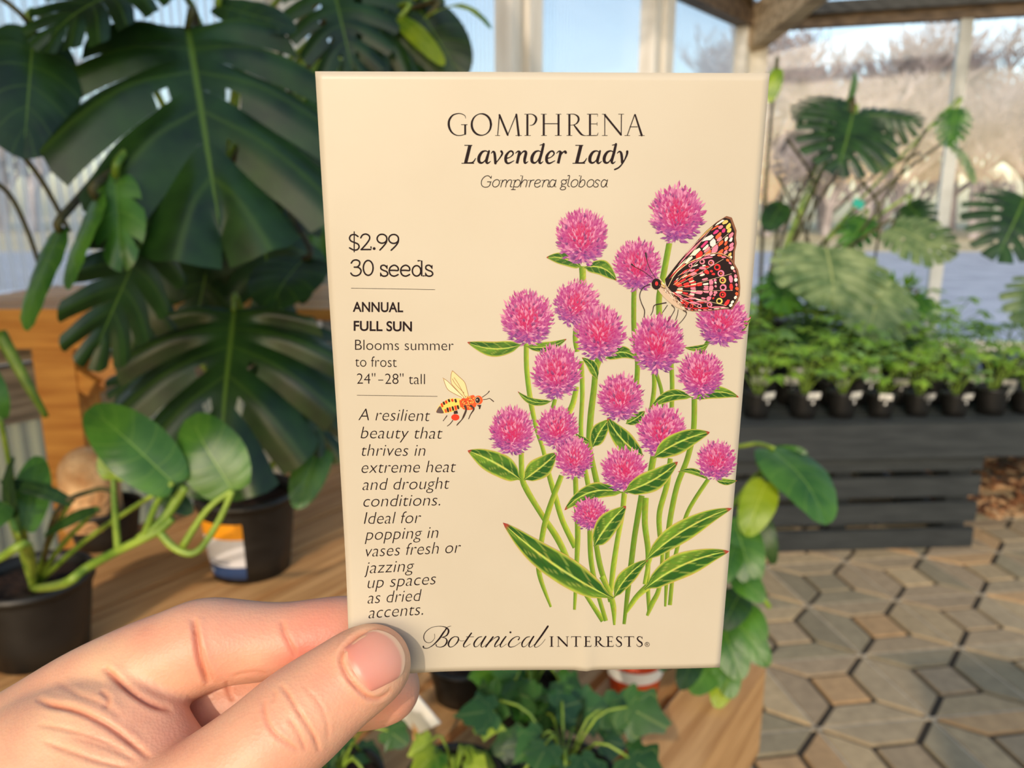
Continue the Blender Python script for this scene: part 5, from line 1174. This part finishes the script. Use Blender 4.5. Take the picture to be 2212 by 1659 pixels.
for i in range(25):
    a = math.radians(-165 + 150 * i / 24)
    for z in (z0, z1): vs.append(c_o + Vector((r_o(z) * math.cos(a), r_o(z) * math.sin(a), z)))
mb.add(vs, [(2 * i, 2 * i + 2, 2 * i + 3, 2 * i + 1) for i in range(24)]); mb.build('paper_band', M['tag_white'], t_o)
t_, c_ = small_pot('potted_ivy', 'small dark pot of trailing green behind the white tag', 1000, 1500, .05, .06, 5, .024, 21, lm='leaf_mid', spread=.03, zc=.02)
# tag on a wooden stake
tg = thing('plant_tag', 'white square plant tag on a thin wooden stake under the thumb tip', 'plant tag', W(903, 1640, .93))
mb = MB(); a_, b_ = W(904, 1690, .935), W(893, 1500, .90); mb.beam(a_, b_, .0065, .002, up=(0, -1, 0)); mb.build('stake', M['wood_bench'], tg, smooth=False)
mb = MB(); ctr = W(897, 1540, .905); axx = (W(930, 1528, .90) - W(860, 1560, .918)).normalized(); azz = (W(890, 1500, .895) - W(905, 1600, .92)).normalized(); ayy = azz.cross(axx).normalized(); azz = axx.cross(ayy)
mb.box(ctr, (.019, .0012, .026), ax=(axx, ayy, azz)); mb.build('card', M['tag_white'], tg, smooth=False)
# trailing pothos at the far right corner of the bench
c = BE + BD * .19 + BN * .165; c.z = BH
po = thing('trailing_pothos', 'trailing pothos spilling over the bench edge beside the packet, bright green leaves', 'potted plant', c)
pot(po, c, .06, .085); t4 = c + Vector((0, 0, .08))
def tl(b, t, wr, m='leaf_mid', **kw):
    B_ = W(*b); T_ = W(*t); leaf(po, B_, T_, wr, M[m], seed=rnd.randint(0, 99), bow_=.1, point=.5, **kw)
stalk(po, [t4, W(1540, 1010, 1.25), W(1620, 960, 1.2), W(1672, 968, 1.15)], .004, .003); stalk(po, [t4, W(1560, 1120, 1.25), W(1640, 1020, 1.2), W(1660, 1045, 1.15)], .004, .003, M['stem'])
stalk(po, [t4, W(1560, 1180, 1.25), W(1600, 1230, 1.2), W(1635, 1270, 1.15), W(1662, 1312, 1.15)], .005, .004, M['stem'])
tl((1668, 972, 1.15), (1785, 1132, 1.05), .72, up=Vector((.3, -.8, .4)))
tl((1655, 1042, 1.14), (1612, 1158, 1.12), .62, 'leaf_lime'); tl((1640, 1010, 1.2), (1745, 980, 1.15), .6, up=Vector((0, -.8, .5)))
tl((1585, 1120, 1.15), (1628, 1268, 1.1), .6); tl((1640, 1100, 1.2), (1672, 1220, 1.18), .35, 'leaf_dark')
stalk(po, [t4, W(1590, 1200, 1.18), W(1600, 1330, 1.12), W(1580, 1440, 1.1), W(1560, 1500, 1.08)], .0035, .003, M['stem'])
for i, (bx, by, tx, ty, wr, m_) in enumerate([(1590, 1240, 1650, 1300, .7, 'leaf_mid'), (1600, 1280, 1560, 1360, .7, 'leaf_dark'), (1610, 1310, 1652, 1385, .6, 'leaf_mid'), (1580, 1330, 1660, 1440, .55, 'leaf_mid'), (1560, 1350, 1600, 1470, .7, 'leaf_mid'), (1560, 1400, 1580, 1510, .62, 'leaf_mid'),
        (1540, 1430, 1495, 1500, .75, 'leaf_mid'), (1570, 1440, 1548, 1530, .6, 'leaf_lime'), (1620, 1370, 1655, 1430, .6, 'leaf_yellowgreen'), (1500, 1420, 1470, 1490, .6, 'leaf_dark'), (1585, 1180, 1560, 1260, .6, 'leaf_mid')]):
    tl((bx, by, 1.12), (tx, ty, 1.08), wr, m_)
# ------------------------------------------------------------------ charcoal table on the right
TD = Vector((.998, .06, 0)).normalized(); TN = Vector((-TD.y, TD.x, 0)); T0 = G(1650, 1198, 0); TH = .585
tb = thing('charcoal_table', 'charcoal painted table with a slatted box base, under the seedlings', 'table', T0 + TD * .5)
def tp(s, t, z): return T0 + TD * s + TN * t + Vector((0, 0, z))
mb = MB()
for i in range(9): mb.beam(tp(-.25, .02 + .16 * i + .07, TH - .015), tp(2.9, .02 + .16 * i + .07, TH - .015), .15, .028)
mb.build('top', M['charcoal'], tb, smooth=False)
mb = MB(); mb.beam(tp(-.27, -.03, TH - .075), tp(2.9, -.03, TH - .075), .03, .15); mb.build('fascia', M['charcoal'], tb, smooth=False)
mb = MB()
for k in range(4): mb.beam(tp(-.25, .012, .055 + .118 * k), tp(.92, .012, .055 + .118 * k), .025, .088)
for k in range(4): mb.beam(tp(.91, .07, .055 + .118 * k), tp(.91, 1.2, .055 + .118 * k), .025, .088)
mb.build('slatted_side', M['charcoal'], tb, smooth=False)
for s, t in ((-.2, .1), (.86, .1), (2.85, .1), (-.2, 1.3), (.86, 1.3), (2.85, 1.3), (.35, .1)):
    mb = MB(); mb.box(tp(s, t, (TH - .03) / 2), (.035, .035, (TH - .03) / 2)); mb.build('leg', M['charcoal'], tb, smooth=False)
# bark under the table
br_ = random.Random(5); mb = MB(); cb = [lin((170, 120, 78)), lin((130, 84, 50)), lin((204, 164, 120)), lin((90, 58, 36))]
for k in range(420):
    s = br_.uniform(.98, 2.3); t = br_.uniform(.3, 1.2); p = tp(s, t, br_.uniform(.008, .03)); a = br_.uniform(0, 3.14)
    d = Vector((math.cos(a), math.sin(a), br_.uniform(-.3, .3))).normalized(); y_ = Vector((-d.y, d.x, 0)).normalized(); mb.box(p, (br_.uniform(.015, .035), br_.uniform(.008, .016), .006), col=br_.choice(cb), ax=(d, y_, d.cross(y_)))
M['bark'] = mat_attr('bark_mulch', .9, vary=.2); o = mb.build('bark_mulch', M['bark'], smooth=False); tag(o, 'orange-brown bark mulch scattered on the pavers under the table', 'mulch', kind='stuff')
# seedlings
def seedling(seed, h):
    r = random.Random(seed); t = thing('potted_seedling', 'x', 'seedling', (0, 0, 0)); pot(t, (0, 0, 0), .05, .085, rim=.004)
    mb = MB(); ms = MB(); n_ = 9
    for k in range(n_):
        a = 2.4 * k + r.uniform(-.3, .3); hh = .085 + h * (.35 + .65 * k / n_) * r.uniform(.85, 1.1); q = .02 + .085 * (1 - .5 * k / n_) * r.uniform(.8, 1.3)
        base = Vector((.004 * math.cos(a), .004 * math.sin(a), .07)); p = Vector((q * math.cos(a), q * math.sin(a), hh)); ms.tube([tuple(x) for x in cr([tuple(base), (p.x * .4, p.y * .4, .07 + (hh - .07) * .7), tuple(p)], 3)], .0018, 4)
        for j in range(6):      # palmate leaflets
            b = a + (j - 2.5) * .75 + r.uniform(-.2, .2); L = .045 * r.uniform(.7, 1.2); d = Vector((math.cos(b), math.sin(b), r.uniform(-.35, .25))).normalized(); y_ = Vector((-d.y, d.x, 0)).normalized(); w = L * .22
            vs = [p, p + d * L * .45 + y_ * w, p + d * L - Vector((0, 0, .008)), p + d * L * .45 - y_ * w, p + d * L * .5 + Vector((0, 0, .004))]
            mb.add(vs, [(0, 1, 4), (1, 2, 4), (2, 3, 4), (3, 0, 4)], None, 0, [(.5, .5)] * 5)
    return t, mb, ms
M['seed_a'] = mat_leaf('seedling_green', (100, 150, 34), (168, 200, 72), (130, 170, 60), rough=.5, trans=.3)
M['seed_b'] = mat_leaf('seedling_bluegreen', (94, 140, 62), (150, 184, 106), (130, 160, 90), rough=.5, trans=.3)
protos = []
for sd_, h, mm in ((1, .16, 'seed_a'), (2, .14, 'seed_b'), (3, .20, 'seed_a')):
    t, mbf, mbs = seedling(sd_, h); mbf.build('foliage', M[mm], t, smooth=False); mbs.build('stem', M['stem'], t); protos.append(t)
def tag_mesh():
    mb = MB(); mb.box((.012, -.050, .082), (.022, .0008, .012), ax=(Vector((.98, .15, 0)).normalized(), Vector((-.15, .98, .35)).normalized(), Vector((0, -.35, 1)).normalized())); mb.box((.012, -.044, .066), (.004, .0008, .014)); return mb
used = set(); idx_ = 0
ROWN = ['front', 'second', 'third', 'fourth', 'back']; ORD = ['leftmost', 'second', 'third', 'fourth', 'fifth', 'sixth', 'seventh', 'eighth', 'ninth', 'tenth']
for ri, tt in enumerate((.09, .30, .54, .80, 1.08)):
    ss = [-.02 + .165 * k + (.05 if ri % 2 else 0) + br_.uniform(-.02, .02) for k in range((9, 9, 10, 8, 8)[ri])]
    for k, s in enumerate(ss):
        pr = protos[(k * 2 + ri) % 3]; p = tp(s, tt + br_.uniform(-.02, .02), TH)
        if id(pr) not in used: o = pr; used.add(id(pr)); o.location = p
        else: o = copy_tree(pr, None, p)
        o.rotation_euler = (0, 0, br_.uniform(-.6, .6)); sc_s = br_.uniform(1.1, 1.4) * (1 + .1 * ri); o.scale = (sc_s,) * 3
        o['label'] = '%s leafy green seedling in the %s row on the charcoal table' % (ORD[k].capitalize(), ROWN[ri]); o['category'] = 'seedling'; o['group'] = 'seedlings on the charcoal table'
        if ri < 2 and k % 5 != 3 or k % 4 == 0:
            tm = tag_mesh(); g = tm.build('plant_label', M['tag_white'], None, smooth=False); g.parent = o
# lying white labels at the front
# sapling on the right
c = tp(1.02, .95, TH); sp_ = thing('potted_sapling', 'young sapling with an orange-brown stem and feathery top in a small dark pot', 'sapling', c); pot(sp_, c, .05, .10)
stalk(sp_, [c + Vector((0, 0, .08)), c + Vector((.0, 0, .25)), c + Vector((-.01, 0, .42))], .014, .012, M['stem_brown'], 'trunk')
mb = MB(); r = random.Random(9)
for k in range(26):
    a = r.uniform(0, 6.28); e = r.uniform(-.2, .9); d = Vector((math.cos(a) * math.cos(e), math.sin(a) * math.cos(e), math.sin(e))); q = c + Vector((-.01, 0, .41)) + d * .06
    for j in range(5):
        dd = (d + Vector((r.uniform(-.6, .6), r.uniform(-.6, .6), r.uniform(-.4, .4)))).normalized(); y_ = Vector((-dd.y, dd.x, 0)).normalized(); L = r.uniform(.06, .11)
        mb.add([q, q + dd * L * .5 + y_ * .011, q + dd * L, q + dd * L * .5 - y_ * .011], [(0, 1, 2), (0, 2, 3)], None, 0, [(.5, .5)] * 4)
mb.build('foliage', M['seed_a'], sp_, smooth=False)
# tall planter with the monstera in sunlight-paled green
c = tp(.30, 1.02, TH); pm = thing('potted_monstera', 'tall monstera with pale sunlit split leaves in a square dark planter on the charcoal table', 'potted plant', c)
mb = MB(); mb.box(c + Vector((0, 0, .14)), (.16, .14, .14)); mb.box(c + Vector((0, 0, .27)), (.172, .152, .014)); mb.build('planter', M['pot_black'], pm, smooth=False)
t5 = c + Vector((0, 0, .28))
def rl(b, t, wr, m='leaf_sunlit', lobes=8, st_=True, **kw):
    B_ = W(*b); T_ = W(*t); leaf(pm, B_, T_, wr, M[m], lobes=lobes, seed=rnd.randint(0, 99), **kw)
    if st_: stalk(pm, [t5, (t5 + B_) / 2 + Vector((rnd.uniform(-.05, .05), .05, .05)), B_ + Vector((0, .03, .03)), B_], .010, .006, M['stem'] if rnd.random() < .5 else M['stem_dark'])
rl((1785, 535, 3.75), (1800, 672, 3.55), 1.45, slit=.6, gap=.22, corr=.03, up=Vector((0, -.75, .65)))
rl((1925, 492, 3.75), (2062, 560, 3.6), 1.05, slit=.6, gap=.25, up=Vector((.1, -.8, .6)), holes=True)
rl((1900, 600, 3.7), (1870, 735, 3.5), 1.15, slit=.6, gap=.25, up=Vector((.1, -.8, .5)))
rl((1842, 245, 3.9), (1805, 380, 3.75), 1.25, 'leaf_dark', slit=.45, gap=.4, up=Vector((0, -.8, .6)), holes=True)
rl((1848, 250, 4.0), (1998, 262, 3.9), .95, 'leaf_dark', slit=.3, gap=.6, up=Vector((0, -.7, .5)), fold=-.2, curl=.5)
rl((1840, 235, 4.05), (1712, 262, 3.95), .85, 'leaf_dark', slit=.4, gap=.5, up=Vector((0, -.7, .6)), curl=.4)
rl((1836, 225, 4.1), (1845, 155, 4.0), .6, 'leaf_mid', lobes=0, up=Vector((.5, -.7, .3)))
rl((1880, 300, 4.0), (1918, 372, 3.9), .8, 'leaf_sunlit', slit=.4, gap=.5)
rl((2065, 235, 4.0), (2050, 320, 3.95), .75, 'leaf_mid', slit=.4, gap=.5, up=Vector((-.4, -.8, .3)))
rl((2055, 310, 4.0), (2104, 398, 3.9), .55, 'leaf_sunlit', slit=.4, gap=.5, up=Vector((.5, -.8, .2)))
rl((1700, 590, 3.9), (1690, 680, 3.7), .9, 'leaf_mid', lobes=6)
rl((1960, 440, 3.95), (2010, 500, 3.8), .8, 'leaf_dark', lobes=6); rl((1870, 470, 4.0), (1830, 540, 3.9), .8, 'leaf_mid', lobes=6)
rl((1680, 150, 3.7), (1662, 222, 3.7), .45, 'leaf_lime', lobes=0); rl((1690, 440, 3.9), (1655, 500, 3.8), .6, 'leaf_dark', lobes=0)
rl((1975, 640, 3.9), (2030, 700, 3.8), .6, 'leaf_mid', lobes=4); rl((1960, 700, 3.7), (1900, 780, 3.6), .9, 'leaf_dark', lobes=5); rl((1760, 690, 3.7), (1730, 780, 3.6), .9, 'leaf_dark', lobes=5); rl((1840, 700, 3.9), (1845, 800, 3.8), 1.0, 'leaf_dark', lobes=5)
for p in ([(1700, 300, 4.0), (1760, 400, 3.95), (1740, 520, 3.9)], [(2000, 280, 3.9), (1930, 400, 3.9), (1860, 500, 3.9)], [(1850, 380, 4.0), (1900, 450, 3.95), (1890, 560, 3.9)], [(1990, 330, 4.0), (1900, 370, 4.0), (1800, 460, 3.95)], [(1680, 380, 3.9), (1740, 500, 3.9), (1760, 600, 3.9)]):
    stalk(pm, [W(*q) for q in p], .008, .006, M['stem_dark'], 'aerial_root')
mb = MB(); mb.box(W(1854, 440, 3.95), (.03, .002, .02), ax=(Vector((.9, 0, -.43)), Vector((0, 1, 0)), Vector((.43, 0, .9)))); M['teal'] = mat_noise('teal_plastic', (30, 160, 140), (40, 176, 156), 5, .5); mb.build('tie_clip', M['teal'], pm, smooth=False)
# dark monstera leaf reaching in at the right edge, from a plant standing on the table beyond the frame
c = tp(1.95, .55, TH); pr_ = thing('potted_monstera', 'monstera at the right edge of the photo, one dark slotted leaf showing', 'potted plant', c); pot(pr_, c, .11, .18)
B_ = W(2215, 425, 3.4); leaf(pr_, B_, W(2150, 565, 3.3), 1.15, M['leaf_dark'], lobes=7, slit=.35, gap=.5, holes=True, seed=5, up=Vector((-.3, -.8, .4))); stalk(pr_, [c + Vector((0, 0, .16)), (c + B_) / 2 + Vector((.12, 0, .1)), B_ + Vector((.05, 0, .02)), B_], .009, .006)
B_ = W(2290, 600, 3.4); leaf(pr_, B_, W(2230, 720, 3.3), 1.1, M['leaf_sunlit'], lobes=7, seed=6); stalk(pr_, [c + Vector((0, 0, .16)), (c + B_) / 2 + Vector((.06, 0, .05)), B_], .009, .006)
